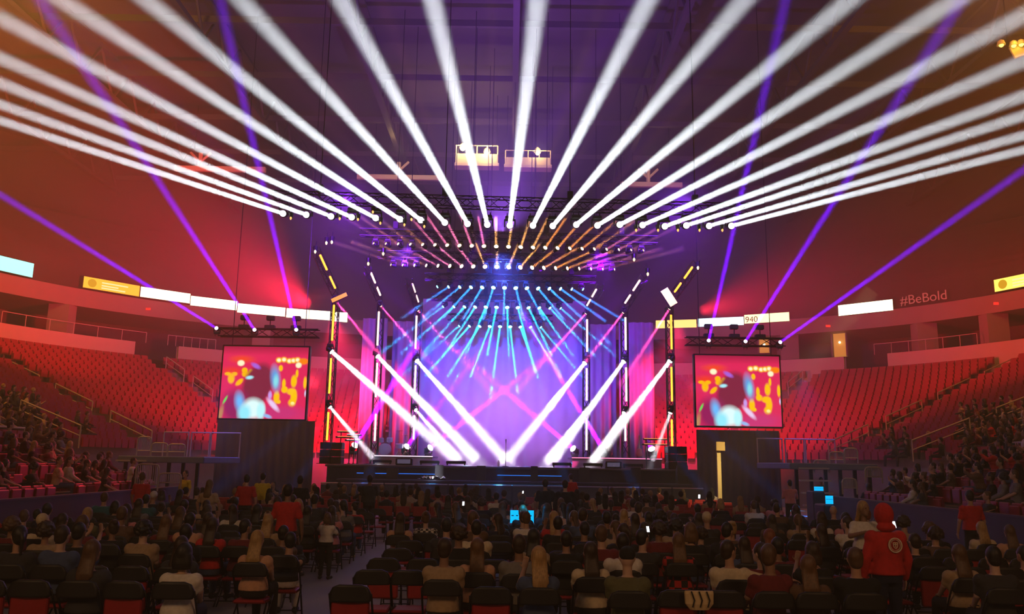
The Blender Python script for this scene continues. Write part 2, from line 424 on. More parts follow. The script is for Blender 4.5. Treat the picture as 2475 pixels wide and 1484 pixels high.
for px, py, l in ((1999, 789, 'small red exit light left of the lit right doorway'), (2404, 735, 'small red exit light under the far right orange panel'), (361, 748, 'small red exit light below the left ribbon')):
    x, y = on_curve(px, 35, 33.2, py)
    m = MB(); m.box((-.16, -.05, -.08), (.16, .05, .08)); tag(m.build('exit_light', mat('exit_red', (0, 0, 0), .4, emit=(1, .03, .02), es=1.6), loc=(x, y - .2, at(px, py, y).z)), l, 'light')

# ------------------------------------------------------------------ stadium seats of the lower stand
def seat_mb(mb, x, y, z, rz, s=1, folded=True):
    rot = Matrix.Rotation(rz, 3, 'Z')
    mb.box((-.22, .12, .38), (.22, .19, .86), rot, (x, y, z))
    if folded: mb.box((-.21, .02, .34), (.21, .09, .74), rot, (x, y, z))
    else: mb.box((-.21, -.3, .4), (.21, .12, .46), rot, (x, y, z))
AISLES = [(400, 1095), (215, 1095), (520, 1095), (2003, 1120), (2190, 1120), (1880, 1120)]
def curve_len_pts(a, b, step, start=0):
    pts = curve(a, b, .25); out = []; acc = 0; nxt = start
    for (x0, y0), (x1, y1) in zip(pts[:-1], pts[1:]):
        L = math.hypot(x1 - x0, y1 - y0)
        while nxt <= acc + L and L > 0:
            t = (nxt - acc) / L; out.append((x0 + (x1 - x0) * t, y0 + (y1 - y0) * t, math.atan2(y1 - y0, x1 - x0), nxt)); nxt += step
        acc += L
    return out, acc
# aisle centre lines: foot and head points in plan
AL = []
for (fx, fy), (hx, hy) in (((-17.6, 41.5), (-34.3, 50)), ((-18, 35.4), (-34.3, 36.5)), ((-13.6, 49.5), (-25, 58.5)), ((16.4, 43.5), (32.6, 52)), ((17.9, 37.6), (34.3, 38.8)), ((12, 50.5), (22, 61)),
                           ((-18, 22), (-34, 22)), ((18, 22), (34, 22)), ((-4, 52.2), (-6, 67.5)), ((4, 52.2), (6, 67.5))):
    AL.append((Vector((fx, fy)), Vector((hx, hy))))
def near_aisle(x, y):
    p = Vector((x, y))
    for a, b in AL:
        d = b - a; t = max(-.05, min(1.05, (p - a).dot(d) / d.length_squared))
        if (a + d * t - p).length < .62: return True
    return False
BOWL = []   # spectators of the lower bowl: (x, y, row, side)
_rb = random.Random(4)
for _x0, _x1, _ks, _n, _sd in ((-10, 90, (1, 6), 30, 'left'), (90, 230, (0, 3), 8, 'left'), (2330, 2480, (1, 7), 34, 'right'), (2130, 2340, (0, 3), 10, 'right')):
    _c = 0
    for _ in range(700):
        k = _rb.randrange(*_ks); a, b = row_ab(k); x, y = on_curve(_rb.uniform(_x0, _x1), a + .45, b + .42, 1000)
        if near_aisle(x, y) or any(abs(x - p[0]) < .5 and abs(y - p[1]) < .56 for p in BOWL): continue
        BOWL.append((x, y, k, _sd)); _c += 1
        if _c >= _n: break
mb = MB(); cnt = 0
for k in range(NROW):
    a, b = row_ab(k)
    pts, _ = curve_len_pts(a + .45, b + .42, .52, (k % 2) * .26)
    for x, y, th, s_ in pts:
        if y < 24 or abs(x) > .72 * y or near_aisle(x, y): continue
        if any(kk == k and abs(x - X) < .45 and abs(y - Y) < .5 for X, Y, kk, _s in BOWL): continue
        if abs(x) < 8 and k < 8: continue       # hidden behind the stage
        seat_mb(mb, x, y, row_z(k), th, folded=True); cnt += 1
o = mb.build('stadium_seats', M_SEAT); tag(o, 'rows of folded red stadium seats filling the curved lower stand', 'seats', kind='stuff')
print('seats in the bowl', cnt)
# stair strips and hand rails
def rail(t, p, q, h=.95, posts=2):
    m = MB(); up = Vector((0, 0, h)); mid = Vector((0, 0, h * .55))
    m.tube(p + up, q + up, .035, n=6); m.tube(p + mid, q + mid, .025, n=6)
    m.build('rail', M_RAIL, t)
    for f in [i / (posts - 1) for i in range(posts)]:
        m = MB(); b = p.lerp(q, f); m.tube(b, b + up, .03, n=6); m.build('post', M_RAIL, t)
for i, (a, b) in enumerate(AL[:6]):
    nseg = 4; side = 'left' if a.x < 0 else 'right'; which = ['corner', 'near', 'far', 'corner', 'near', 'far'][i]
    for s_ in range(nseg):
        t0 = s_ / nseg + .01; t1 = (s_ + .72) / nseg
        z0 = 2.2 + (row_z(NROW - 1) - 2.2) * t0; z1 = 2.2 + (row_z(NROW - 1) - 2.2) * t1
        p = a.lerp(b, t0); q = a.lerp(b, t1)
        t = thing('stair_rail', 'tubular handrail on the %s %s stand stairs, %s from the bottom' % (side, which, ORD[s_]), 'railing', (p.x, p.y, z0 + .2))
        rail(t, Vector((0, 0, 0)), Vector((q.x - p.x, q.y - p.y, z1 - z0)))
# low rail along the balcony
for x0, x1, lab in ((0, 355, 'left of the stair opening'), (408, 524, 'between stair opening and left screen'), (2110, 2360, 'on the right balcony')):
    pts = [on_curve(x0 + (x1 - x0) * i / 6, 34.3, 32.7, 800) for i in range(7)]
    t = thing('balcony_rail', 'thin guard rail on the balcony wall, ' + lab, 'railing', (pts[0][0], pts[0][1], ZT + 1.15))
    m = MB(); m.path([(p[0] - pts[0][0], p[1] - pts[0][1], .75) for p in pts], .03, 6); m.build('rail', M_RAIL, t)
    for p in pts:
        m = MB(); m.tube((p[0] - pts[0][0], p[1] - pts[0][1], 0), (p[0] - pts[0][0], p[1] - pts[0][1], .75), .025, n=6); m.build('post', M_RAIL, t)

# ------------------------------------------------------------------ retractable side stands with individual seats
SEATS = {}
def stand_seat_meshes():
    m = MB(); m.bev((-.22, .19, .40), (.22, .25, .84), .025); back = m.mesh('backrest', M_SEAT)
    m = MB(); m.bev((-.21, -.26, .34), (.21, .19, .405), .025); pan = m.mesh('seat', M_SEAT)
    m = MB(); m.bev((-.21, .11, .36), (.21, .18, .78), .025); fold = m.mesh('seat', M_SEAT)
    return back, pan, fold
SB, SPM, SF = stand_seat_meshes()
SIDE_ROWS = 7
def side_stand(sgn, y0, y1):
    side = 'left' if sgn < 0 else 'right'
    x0 = 11.4
    mb = MB()
    for k in range(SIDE_ROWS):
        z = .55 + .27 * k
        xa, xb = x0 + .86 * k, x0 + .86 * (k + 1)
        a, b = sorted((sgn * xa, sgn * xb)); mb.box((a, y0, 0), (b, y1, z))
    a, b = sorted((sgn * (x0 + .86 * SIDE_ROWS), sgn * 17.7)); mb.box((a, y0, 0), (b, y1, 2.2))
    struct(mb.build('floor_side_stand', M_CONC))
    mb = MB(); a, b = sorted((sgn * 11.4, sgn * 11.28)); mb.box((a, y0 - 6, 0), (b, y1, 1.15)); struct(mb.build('wall_%s' % side, mat('dasher_panel', (.02, .02, .03), .6)))
    mb = MB(); a, b = sorted((sgn * 11.25, sgn * 11.45)); mb.box((a, y0 - 6, 1.15), (b, y1, 1.19)); struct(mb.build('trim_2', mat('dasher_cap', (.05, .04, .05), .5)))
    spots = []
    n = int((y1 - y0 - .4) / .53)
    for k in range(SIDE_ROWS):
        z = .55 + .27 * k
        for j in range(n):
            y = y0 + .4 + j * .53
            if 11 <= j % 14 <= 12: continue
            spots.append((sgn * (x0 + .86 * k + .72), y, z, k, j))
    return spots
SPOTS_L = side_stand(-1, 17.0, 30.0)
SPOTS_R = side_stand(1, 17.0, 30.0)

def fence(p, q, h, label, name='crowd_barrier', bars=11):
    p = Vector(p); q = Vector(q); L = (q - p).length
    t = thing(name, label, 'barrier', p, math.atan2(q.y - p.y, q.x - p.x))
    m = MB(); r = .12; m.path([(0, 0, 0), (0, 0, h - r), (r * .3, 0, h - r * .3), (r, 0, h), (L - r, 0, h), (L - r * .3, 0, h - r * .3), (L, 0, h - r), (L, 0, 0)], .028, 6)
    m.tube((0, 0, .2), (L, 0, .2), .02, n=6); m.build('frame', M_GALV, t)
    for i in range(bars):
        x = (i + 1) * L / (bars + 1); m = MB(); m.tube((x, 0, .2), (x, 0, h - .02), .012, n=5); m.build('bar', M_GALV, t)
    return t
# barricades at the far end of the side stands
fl = [(325, 380, 1120, 1185, 27, 'left barricade beside the standing crowd, tall one'), (382, 436, 1142, 1180, 27.5, 'low barricade right of the tall left one'),
      (330, 363, 1054, 1100, 33, 'upper left barricade at the top of the steps'), (365, 403, 1069, 1103, 33, 'upper left barricade in the middle of the steps'), (405, 446, 1084, 1103, 33, 'upper left barricade lowest on the steps'),
      (2037, 2072, 1164, 1193, 27.5, 'right low barricade beside the yellow-shirted guard'), (2092, 2133, 1150, 1166, 27, 'right barricade above the seated crowd'),
      (1968, 2004, 1112, 1142, 33, 'upper right barricade, lowest on the steps'), (2006, 2040, 1094, 1122, 33, 'upper right barricade in the middle'), (2042, 2074, 1082, 1118, 33, 'upper right barricade nearest the stairs')]
for x0, x1, yt, yb, Y, lab in fl:
    p = at(x0, yb, Y); q = at(x1, yb, Y); zt_ = at(x0, yt, Y).z
    fence((p.x, Y, p.z - .02), (q.x, Y, p.z - .02), max(.5, zt_ - p.z), lab)
# platforms the upper barricades stand on
for sgn, px0, px1, py, lab in ((-1, 318, 520, 1103, 'left raised platform with pipe rails behind the barricades'), (1, 1885, 2090, 1120, 'right raised platform with pipe rails behind the barricades')):
    p = at(px0, py, 34); q = at(px1, py, 34); z = (p.z + q.z) / 2
    t = thing('raised_platform', lab, 'platform', (p.x, 34, 0))
    L = q.x - p.x
    m = MB(); m.bev((0, -1.2, z - .25), (L, 3.2, z), .03); m.build('deck', mat('platform_deck', (.16, .2, .3), .7, 0, .2, 4), t)
    for k in range(6):
        m = MB(); m.box((L * (k + .5) / 6 - .06, -1.1, 0), (L * (k + .5) / 6 + .06, -1.0, z - .25)); m.build('leg', M_MET, t)
    for k in range(5):
        m = MB(); zz = z * (k + .5) / 5; sx = (L - 3.4 if sgn < 0 else .3)
        m.box((sx, -1.9 + k * .15, zz), (sx + 1.2, -1.7 + k * .15, zz + .06)); m.build('step', M_GALV, t)
    m = MB()
    for a, b in ((0, .32), (.36, .6), (.62, 1)):
        m.path([(L * a, 3, z), (L * a, 3, z + 1.05), (L * b, 3, z + 1.05), (L * b, 3, z)], .03, 6)
    m.build('pipe_rail', M_RAIL, t)
# cross aisle rails on top of the side stands
for sgn, lab in ((-1, 'long pale guard rail above the left side stand'), (1, 'long pale guard rail above the right side stand')):
    t = thing('aisle_rail', lab, 'railing', (sgn * 17.4, 17, 2.2))
    m = MB(); m.tube((0, 0, .9), (0, 13, .9), .04, n=6); m.build('rail', M_GALV, t)
    for k in range(7):
        m = MB(); m.tube((0, k * 13 / 6, 0), (0, k * 13 / 6, .9), .03, n=6); m.build('post', M_GALV, t)
# ------------------------------------------------------------------ the stage
SZ = 1.93
def px_at(px, py, Y, z=None):
    p = at(px, py, Y); return Vector((p.x, Y, p.z if z is None else z))
M_DECK = mat('stage_deck', (.10, .10, .12), .25, 0, .2, 2)
M_SKIRT = mat('stage_skirt', (.02, .025, .05), .8, 0, .3, 5, .15)
M_TUBE = mat('led_tube_orange', (0, 0, 0), .4, emit=(1, .36, .03), es=3.5)
M_TUBEW = mat('led_tube_pink', (0, 0, 0), .4, emit=(1, .55, .5), es=3.2)
def build_stage():
    t = thing('stage', 'wide raised concert stage with dark blue skirt in front of the crowd', 'stage', (0, 42, 0))
    m = MB(); m.bev((-9.2, 0, SZ - .12), (9.6, 9.3, SZ), .03); m.build('deck', M_DECK, t)
    m = MB(); m.box((-9.1, .05, 0), (9.5, .1, SZ - .12)); m.box((-9.1, .1, 0), (-9.0, 9, SZ - .12)); m.box((9.4, .1, 0), (9.5, 9, SZ - .12)); m.build('skirt', M_SKIRT, t)
    m = MB(); m.bev((-8.3, -1.5, 1.1), (8.8, -.1, 1.25), .03); m.build('apron', M_SKIRT, t)
    for a, b, z, c, l in ((-2.2, 3.2, 1.06, (.02, .45, 1), 'cyan light strip along the stage front'), (-.6, 2.6, 1.5, (.02, .2, .9), 'blue light strip under the stage edge'), (-7.6, -3.6, 1.5, (.03, .2, 1), 'blue light strip at the left stage edge')):
        m = MB(); y = -1.53 if z < 1.3 else .03; m.box((a, y, z), (b, y + .02, z + .025)); o = m.build('light_strip', mat('strip_%d' % int(z * 100 + a), (0, 0, 0), .4, emit=c, es=1.6), t); o['label'] = l
    # backdrop: folded cloth
    def drape(name, x0, x1, Y, z0, z1, col, label, folds=.35, amp=.09):
        m = MB(); n = max(8, int((x1 - x0) / .06)); vs = []
        for z in (z0, z1):
            for i in range(n + 1):
                x = x0 + (x1 - x0) * i / n; vs.append((x - x0, amp * math.sin((x - x0) / folds * 2 * math.pi) + amp * .4 * math.sin((x - x0) * 3.1), z - z0))
        m.add(vs, [(i, i + 1, n + 2 + i, n + 1 + i) for i in range(n)])
        o = m.build(name, mat('drape_' + name + label[:6], col, .9, 0, .08, 1.5), None, True, (x0, Y, z0))
        md = o.modifiers.new('thick', 'SOLIDIFY'); md.thickness = .02
        return tag(o, label, 'curtain')
    drape('backdrop_curtain', -5.6, 4.7, 51.2, SZ, 12.2, (.42, .38, .55), 'pale curtain across the back of the stage, lit blue and violet', .9, .05)
    for x0, x1, Y, l in ((-9.0, -7.5, 49.5, 'tall side curtain behind the left outer tower'), (-7.3, -5.5, 50.4, 'tall side curtain left of the backdrop'), (4.6, 6.4, 50.4, 'tall side curtain right of the backdrop'), (6.5, 8.6, 49.5, 'tall side curtain behind the right outer tower')):
        drape('side_curtain', x0, x1, Y, SZ, 10.6, (.34, .27, .36), l, .5, .08)
    # black masking drapes beside the stage below the screens
    drape('masking_drape', *sorted((at(520, 1100, 40.5).x, at(757, 1100, 40.5).x)), 40.5, 0, at(640, 1016, 40.5).z, (.08, .07, .12), 'black masking drape below the left video screen', .4, .05)
    drape('masking_drape', *sorted((at(1685, 1100, 40.5).x, at(1885, 1100, 40.5).x)), 40.5, 0, at(1780, 1040, 40.5).z, (.08, .07, .12), 'black masking drape below the right video screen', .4, .05)
build_stage()

def box_truss(mb, p, q, w=.4, step=.6, r=.03):
    """square lattice truss between two points"""
    p = Vector(p); q = Vector(q); d = (q - p); L = d.length; qt = d.to_track_quat('Z', 'Y')
    c = [Vector((a * w / 2, b * w / 2, 0)) for a, b in ((-1, -1), (1, -1), (1, 1), (-1, 1))]
    for k in c: mb.tube(p + qt @ k, q + qt @ k, r, n=5)
    n = max(1, int(L / step))
    for i in range(n):
        z0, z1 = L * i / n, L * (i + 1) / n
        for j in range(4):
            a = c[j] + Vector((0, 0, z0)); b = c[(j + 1) % 4] + Vector((0, 0, z1 if i % 2 == 0 else z1)); a2 = c[(j + 1) % 4] + Vector((0, 0, z0))
            if i % 2: a, b = a2, c[j] + Vector((0, 0, z1))
            mb.tube(p + qt @ a, p + qt @ b, r * .6, n=4, caps=False)
# six towers with light tubes, outermost first
TOWERS = [  # px of the tube at top / bottom ranges, Y, arm points
    ('outer left', 43.0, [(806, 737, 804, 823), (800, 866, 796, 951), (793, 996, 791, 1064)], [(774, 617, 790, 650), (797, 668, 810, 696)]),
    ('middle left', 45.6, [(915, 753, 913, 835), (911, 877, 909, 960), (908, 1000, 906, 1066)], [(897, 660, 903, 675), (909, 693, 919, 713)]),
    ('inner left', 46.8, [(1006, 763, 1005, 843), (1004, 883, 1003, 946), (1002, 1004, 999, 1062)], [(997, 687, 1002, 700), (1006, 717, 1011, 729)]),
    ('inner right', 46.8, [(1420, 772, 1418, 850), (1419, 890, 1417, 968), (1418, 1010, 1417, 1088)], [(1441, 700, 1435, 711), (1429, 721, 1419, 738)]),
    ('middle right', 45.6, [(1511, 767, 1513, 846), (1513, 888, 1514, 970), (1511, 1014, 1512, 1066)], [(1546, 678, 1536, 694), (1527, 708, 1511, 732)]),
    ('outer right', 43.0, [(1622, 761, 1623, 844), (1623, 887, 1624, 970), (1624, 1014, 1624, 1078)], [(1673, 646, 1652, 678), (1639, 694, 1631, 705)]),
]
TOP = []
for nm, Y, tubes, arms in TOWERS:
    x = sum(at(a, b, Y).x + at(c, d, Y).x for a, b, c, d in tubes) / 6
    base = Vector((x, Y + .28, SZ)); zt_ = at(tubes[0][0], tubes[0][1], Y).z + .45
    t = thing('light_tower', '%s vertical lattice tower carrying three glowing light tubes' % nm, 'truss tower', base)
    m = MB(); box_truss(m, (0, 0, .03), (0, 0, zt_ - SZ), .36); m.build('truss', M_MET, t)
    m = MB(); m.bev((-.45, -.4, 0), (.45, .4, .03), .01); m.build('base_plate', M_BLACK, t)
    for a, b, c, d in tubes:
        p, q = at(a, b, Y) - base, at(c, d, Y) - base
        p.x = q.x = (p.x + q.x) / 2
        m = MB(); m.tube(p, q, .055, n=10); m.build('led_tube', M_TUBE if 'outer' in nm else M_TUBEW, t)
        m = MB(); m.tube(p + Vector((0, .12, 0)), q + Vector((0, .12, 0)), .05, n=6); m.build('tube_bracket', M_MET, t)
    # the arm leaning out towards the audience
    (a, b, c, d), (e, f, g, h) = arms
    s = -1 if 'left' in nm else 1
    lo = at(g, h, Y - .4); hi = at(a, b, Y - 3.6)
    t2 = thing('truss_arm', 'slanting truss arm with two glowing tubes above the %s tower' % nm, 'truss', lo)
    ax = (hi - lo); off = Vector((s * .2, .45, .1))
    m = MB(); box_truss(m, off - ax.normalized() * .6, off + ax * 1.15, .34); m.build('truss', M_MET, t2)
    for u0, u1 in (((0), (.36)), ((.58), (1.0))):
        m = MB(); m.tube(ax * u0, ax * u1, .055, n=10); m.build('led_tube', M_TUBE if 'outer' in nm else M_TUBEW, t2)
    m = MB(); m.tube(off * .5, off, .03, n=5); m.tube(ax + off * .1, ax + off, .03, n=5); m.build('bracket', M_MET, t2)
    TOP.append((nm, base, zt_, hi))

# ------------------------------------------------------------------ moving heads with their beams
_mh = {}
def mh_meshes(s):
    if s in _mh: return _mh[s]
    m = MB(); m.bev((-.17 * s, -.13 * s, .22 * s), (.17 * s, .13 * s, .36 * s), .02 * s); m.tube((-.1 * s, 0, .36 * s), (-.1 * s, 0, .48 * s), .02 * s, n=6); m.tube((.1 * s, 0, .36 * s), (.1 * s, 0, .48 * s), .02 * s, n=6); base = m.mesh('base', M_BLACK)
    m = MB()
    for k in (-1, 1): m.bev((k * .19 * s - .025 * s, -.06 * s, -.05 * s), (k * .19 * s + .025 * s, .06 * s, .24 * s), .012 * s)
    m.bev((-.2 * s, -.06 * s, .18 * s), (.2 * s, .06 * s, .23 * s), .012 * s); yoke = m.mesh('yoke', M_BLACK)
    m = MB(); m.lathe([(.06 * s, -.26 * s), (.12 * s, -.2 * s), (.14 * s, -.05 * s), (.14 * s, .05 * s), (.115 * s, .08 * s), (.115 * s, .13 * s)], n=14); head = m.mesh('head', M_BLACK, True)
    _mh[s] = (base, yoke, head); return _mh[s]
_ln = {}
def lens_mesh(r, col, es, bulge=.5):
    k = (r, col, es)
    if k not in _ln:
        m = MB(); m.ball((0, 0, 0), (r, r, r * bulge), 14, 8)
        _ln[k] = m.mesh('lens', mat('lens_%s' % (k,), (0, 0, 0), .3, emit=col, es=es), True)
    return _ln[k]
_bm = {}
def beam_mesh(L, r0, r1, hz):
    k = (round(L, 1), r0, round(r1, 2), hz.name)
    if k not in _bm:
        m = MB(); m.tube((0, 0, 0), (0, 0, L), r0, r1, n=20); _bm[k] = m.mesh('beam_haze', hz)
    return _bm[k]
def moving_head(pos, d, label, col, watts, spread, L, r0=.09, s=1.0, group=None, lens=None, les=12, hung=True, hz=None, lr=None, hot=None):
    """pos: centre of the lens; d: where it shines"""
    d = Vector(d).normalized(); q = d.to_track_quat('Z', 'Y')
    t = thing('moving_head_light', label, 'stage light', Vector(pos) - d * .14 * s, 0, group)
    base, yoke, head = mh_meshes(s)
    b = put('base', base, t); y = put('yoke', yoke, t)
    if not hung: b.rotation_euler.x = math.pi; y.rotation_euler.x = math.pi
    h = put('head', head, t); h.rotation_mode = 'QUATERNION'; h.rotation_quaternion = q
    ln = put('lens', lens_mesh(lr or .1 * s, lens or col, les), h, (0, 0, .14 * s)); zl = .14 * s + (lr or .1 * s) * .5 + .02
    r1 = r0 + L * math.tan(R(spread / 2))
    if L > 0:
        bm = put('beam_haze', beam_mesh(L, r0, r1, hz or M_HZ), h, (0, 0, zl + .01))  # cone of extra dense haze added so the beam shows
        bm['label'] = 'denser haze cone added to show the light beam'
        l = bpy.data.lights.new('lamp', 'AREA'); l.shape = 'DISK'; l.size = 2 * r0; l.energy = watts; l.color = col; l.spread = R(spread)
        o = bpy.data.objects.new('lamp', l); C.objects.link(o); o.parent = h; o.location = (0, 0, zl); o.rotation_euler = (math.pi, 0, 0)
    return t
def vp_dir(px, py):
    """towards the camera, parallel to the direction of that point"""
    return -ray(px, py).normalized()
def truss_between(p, q, label, w=.45, drop=.72):
    p = Vector(p) + Vector((0, 0, drop)); q = Vector(q) + Vector((0, 0, drop)); c = (p + q) / 2
    t = thing('lighting_truss', label, 'truss', c)
    ax = (q - p).normalized() * .7
    m = MB(); box_truss(m, p - ax - c, q + ax - c, w, .5, .028); m.build('truss', M_MET, t)
    for f in (.08, .36, .64, .92):
        h = p.lerp(q, f) - c; m = MB(); m.tube(h, (h.x, h.y, 25.6 - c.z), .02, n=5); m.box((h.x - .12, h.y - .12, h.z + .25), (h.x + .12, h.y + .12, h.z + .6)); m.build('hoist', M_BLACK, t)
    return t
A = [(684,516),(740,519),(800,523),(850,525),(908,527),(967,530),(1017,532),(1075,538),(1130,541),(1178,543),(1232,545),(1288,545),(1336,546),(1393,543),(1444,545),(1498,543),(1553,544),(1607,547),(1659,545),(1714,546),(1768,546)]
YA = 34.0
# the row hangs level: keep each light's direction, put all at the truss line
zA0 = at(684, 516, YA).z; zA1 = at(1768, 546, YA).z
d_ = vp_dir(1214, 690)
for i, (x, y) in enumerate(A):
    p = at(x, y, YA)
    moving_head(p, d_, 'white beam light on the front truss, %s from the left' % ordn(i), (.88, .95, 1), 30, .22, 33, .085, 1.15, lens=(1, .97, 1), les=14, group='white beam lights on the front truss', lr=.13)
    if i % 2 == 0 and i not in (0,):
        pass
truss_between(at(684, 516, YA + .25), at(1768, 546, YA + .25), 'long front lighting truss carrying the white beam lights')
# small warm fixtures hanging between the white ones
for i, (x, y) in enumerate(((704, 520), (822, 521), (866, 523), (902, 505), (920, 532), (978, 536), (1026, 540), (995, 523), (1537, 549), (1590, 549), (1638, 549), (1690, 549), (1745, 549))):
    p = at(x, y, YA - .1)
    t = thing('spot_lamp', 'small warm reflecting lamp hung between the beam lights, %s from the left' % ORD[i], 'stage light', p)
    m = MB(); m.lathe([(.03, -.16), (.08, -.1), (.1, .1), (.085, .1)], n=10); m.build('can', M_MET, t)
    m = MB(); m.tube((0, 0, .1), (0, .1, .38), .02, n=5); m.build('clamp', M_MET, t)
    m = MB(); m.ball((0, -.04, -.13), (.045, .045, .09), 8, 6); m.build('lens', mat('warm_glint', (0, 0, 0), .3, emit=(1, .45, .12), es=2.2), t)
def lerp3(a, b, t): return tuple(x + (y - x) * t for x, y in zip(a, b))
def warm(i, n):
    u = abs(i - n / 2) / (n / 2)
    c = ((1, .32, .06), (1, .2, .45), (1, .42, .12))[(i * 5 // max(1, n)) % 3] if u < .75 else (1, .25, .08)
    return c
def row(pts, Y, vp, cols, lens, w, spread, mag, dY, lab, grp, lr, dim=None, r0=.06, les=9):
    """a row of fixtures whose beams fan out; each ends mag times as far from the fan's centre, dY nearer"""
    n = len(pts)
    for i, (x, y) in enumerate(pts):
        k = 1.0 if dim is None else dim(i, n)
        c = cols(i, n) if callable(cols) else cols
        p = at(x, y, Y); e = at(vp[0] + (x - vp[0]) * mag, vp[1] + (y - vp[1]) * mag, Y - dY); L = (e - p).length
        moving_head(p, e - p, lab + ', %s from the left' % ordn(i), c, w * k * (L / 4) ** .5, spread, L if k > (.32 if c[2] > .9 and c[0] < .1 else .05) else 0, r0, .8, grp, lens, les * (.25 + .75 * k), lr=round(lr * (.55 + .45 * k), 3), hz=M_HZ2)
    truss_between(at(*pts[0], Y + .2), at(*pts[-1], Y + .2), 'lighting truss holding the ' + grp, .35, .54)
lin = lambda x0, y0, x1, y1, n: [(x0 + (x1 - x0) * i / (n - 1), y0 + (y1 - y0) * i / (n - 1)) for i in range(n)]
fadew = lambda i, n: max(.04, 1 - (abs(i - (n - 1) / 2) / (n / 2)) ** 2 * 1.15)
fade = lambda i, n: max(.15, 1 - (abs(i - (n - 1) / 2) / (n / 2)) ** 2 * .8)
row(lin(903, 588, 1555, 605, 23), 40, (1203, 765), warm, (1, .6, .35), 12, 3.0, 1.4, 1.5, 'warm bulb light on the upper warm row', 'upper row of warm lights', .11, fadew)
row(lin(945, 640, 1485, 651, 20), 41.7, (1200, 715), warm, (1, .62, .45), 12, 3.0, 1.75, 1.5, 'warm bulb light on the lower warm row', 'lower row of warm lights', .12, fadew)
row(lin(1057, 693, 1409, 699, 14), 44, (1222, 602), (.02, .25, 1), (.25, .75, 1), 30, 2.6, 1.8, 1.0, 'blue beam light on the top blue row', 'top row of blue lights', .125, fade)
row(lin(1071, 741, 1355, 745, 12), 46.2, (1222, 630), (.0, .45, 1), (.25, .85, 1), 36, 2.6, 2.0, 1.0, 'blue beam light on the middle blue row', 'middle row of blue lights', .125, fade)
row(lin(1110, 788, 1307, 791, 9), 48.3, (1222, 690), (.0, .5, 1), (.25, .85, 1), 40, 2.4, 2.2, 1.0, 'blue beam light on the lowest blue row', 'lowest row of blue lights', .12, fade)
# lamp clusters and bright panels on the arms
for i, (x, y, l) in enumerate(((790, 580, 'left of the pair above the outer left arm'), (803, 578, 'right of the pair above the outer left arm'), (763, 601, 'beside the outer left arm'), (891, 630, 'above the middle left arm'), (927, 606, 'under the left end of the upper warm row'),
                               (1532, 620, 'under the right end of the upper warm row'), (1686, 640, 'above the outer right arm'), (1565, 655, 'above the middle right arm'))):
    p = at(x, y, 39.5)
    t = thing('spot_lamp', 'small reflecting lamp ' + l, 'stage light', p)
    m = MB(); m.lathe([(.03, -.2), (.1, -.12), (.12, .12), (.1, .12)], n=10); m.build('can', M_MET, t)
    m = MB(); m.tube((0, 0, .12), (0, .1, .4), .02, n=5); m.build('clamp', M_MET, t)
    m = MB(); m.ball((0, -.06, -.15), (.06, .05, .12), 8, 6); m.build('lens', mat('pale_glint', (0, 0, 0), .3, emit=(1, .75, .5), es=2.2), t)
for px0, py0, w, h, ry, em, es, l in ((820, 719, .85, .2, -26, (1, .35, .03), 1.6, 'slim orange light panel tilted above the outer left tower'), (1617, 718, .42, .95, -32, (1, .5, .3), 3.5, 'bright tilted light panel above the outer right tower')):
    p = at(px0, py0, 42)
    t = thing('strobe_light', l, 'stage light', p); t.rotation_euler.y = R(ry)
    m = MB(); m.bev((-w / 2 - .04, 0, -h / 2 - .04), (w / 2 + .04, .15, h / 2 + .04), .02); m.build('housing', M_BLACK, t)
    m = MB(); m.box((-w / 2, -.02, -h / 2), (w / 2, 0, h / 2)); m.build('panel', mat('panel_glow_' + l[:5], (0, 0, 0), .4, emit=em, es=es), t)
    m = MB(); m.tube((0, .15, 0), (0, .7, .3), .03, n=6); m.build('yoke', M_MET, t)
# white key beams crossing down to the stage
KEY = [((802, 850), 43, (1120, 1126), 44.5, 380, 'outer left'), ((913, 861), 45.6, (1165, 1126), 44.8, 380, 'middle left'), ((1008, 872), 46.8, (1235, 1126), 44.5, 260, 'inner left'),
       ((1413, 878), 46.8, (1215, 1126), 44.5, 260, 'inner right'), ((1507, 874), 45.6, (1325, 1126), 44.8, 380, 'middle right'), ((1619, 873), 43, (1425, 1126), 44.5, 340, 'outer right')]
for (x, y), Y, (ex, ey), eY, w, nm in KEY:
    p = at(x, y, Y); e = px_at(ex, ey, eY, SZ + .02)
    moving_head(p, e - p, 'white beam light halfway up the %s tower' % nm, (1, .93, 1), w, 6.0, (e - p).length - .5, .1, .9, lens=(1, 1, 1), les=10, lr=.14)
KEY2 = [((798, 984), 43, (915, 1126), 43.5, 90, 'outer left'), ((1005, 991), 46.8, (1125, 1126), 45, 80, 'inner left'), ((1412, 998), 46.8, (1308, 1126), 44.5, 110, 'inner right'),
        ((1508, 998), 45.6, (1420, 1126), 44, 90, 'middle right'), ((1620, 998), 43, (1570, 1124), 43.5, 50, 'outer right')]
for (x, y), Y, (ex, ey), eY, w, nm in KEY2:
    p = at(x, y, Y); e = px_at(ex, ey, eY, SZ + .02)
    moving_head(p, e - p, 'white beam light low on the %s tower' % nm, (1, .93, 1), w, 7.0, (e - p).length - .5, .08, .8, lens=(1, 1, 1), les=10, lr=.11)
MAG = [((813, 729), 42.6, (920, 860), 44, 'outer left'), ((921, 740), 45.2, (1060, 900), 46, 'middle left'), ((1011, 751), 46.4, (1200, 960), 47, 'inner left'),
       ((1416, 758), 46.4, (1250, 945), 47, 'inner right'), ((1506, 756), 45.2, (1330, 985), 46, 'middle right'), ((1618, 747), 42.6, (1500, 930), 44, 'outer right')]
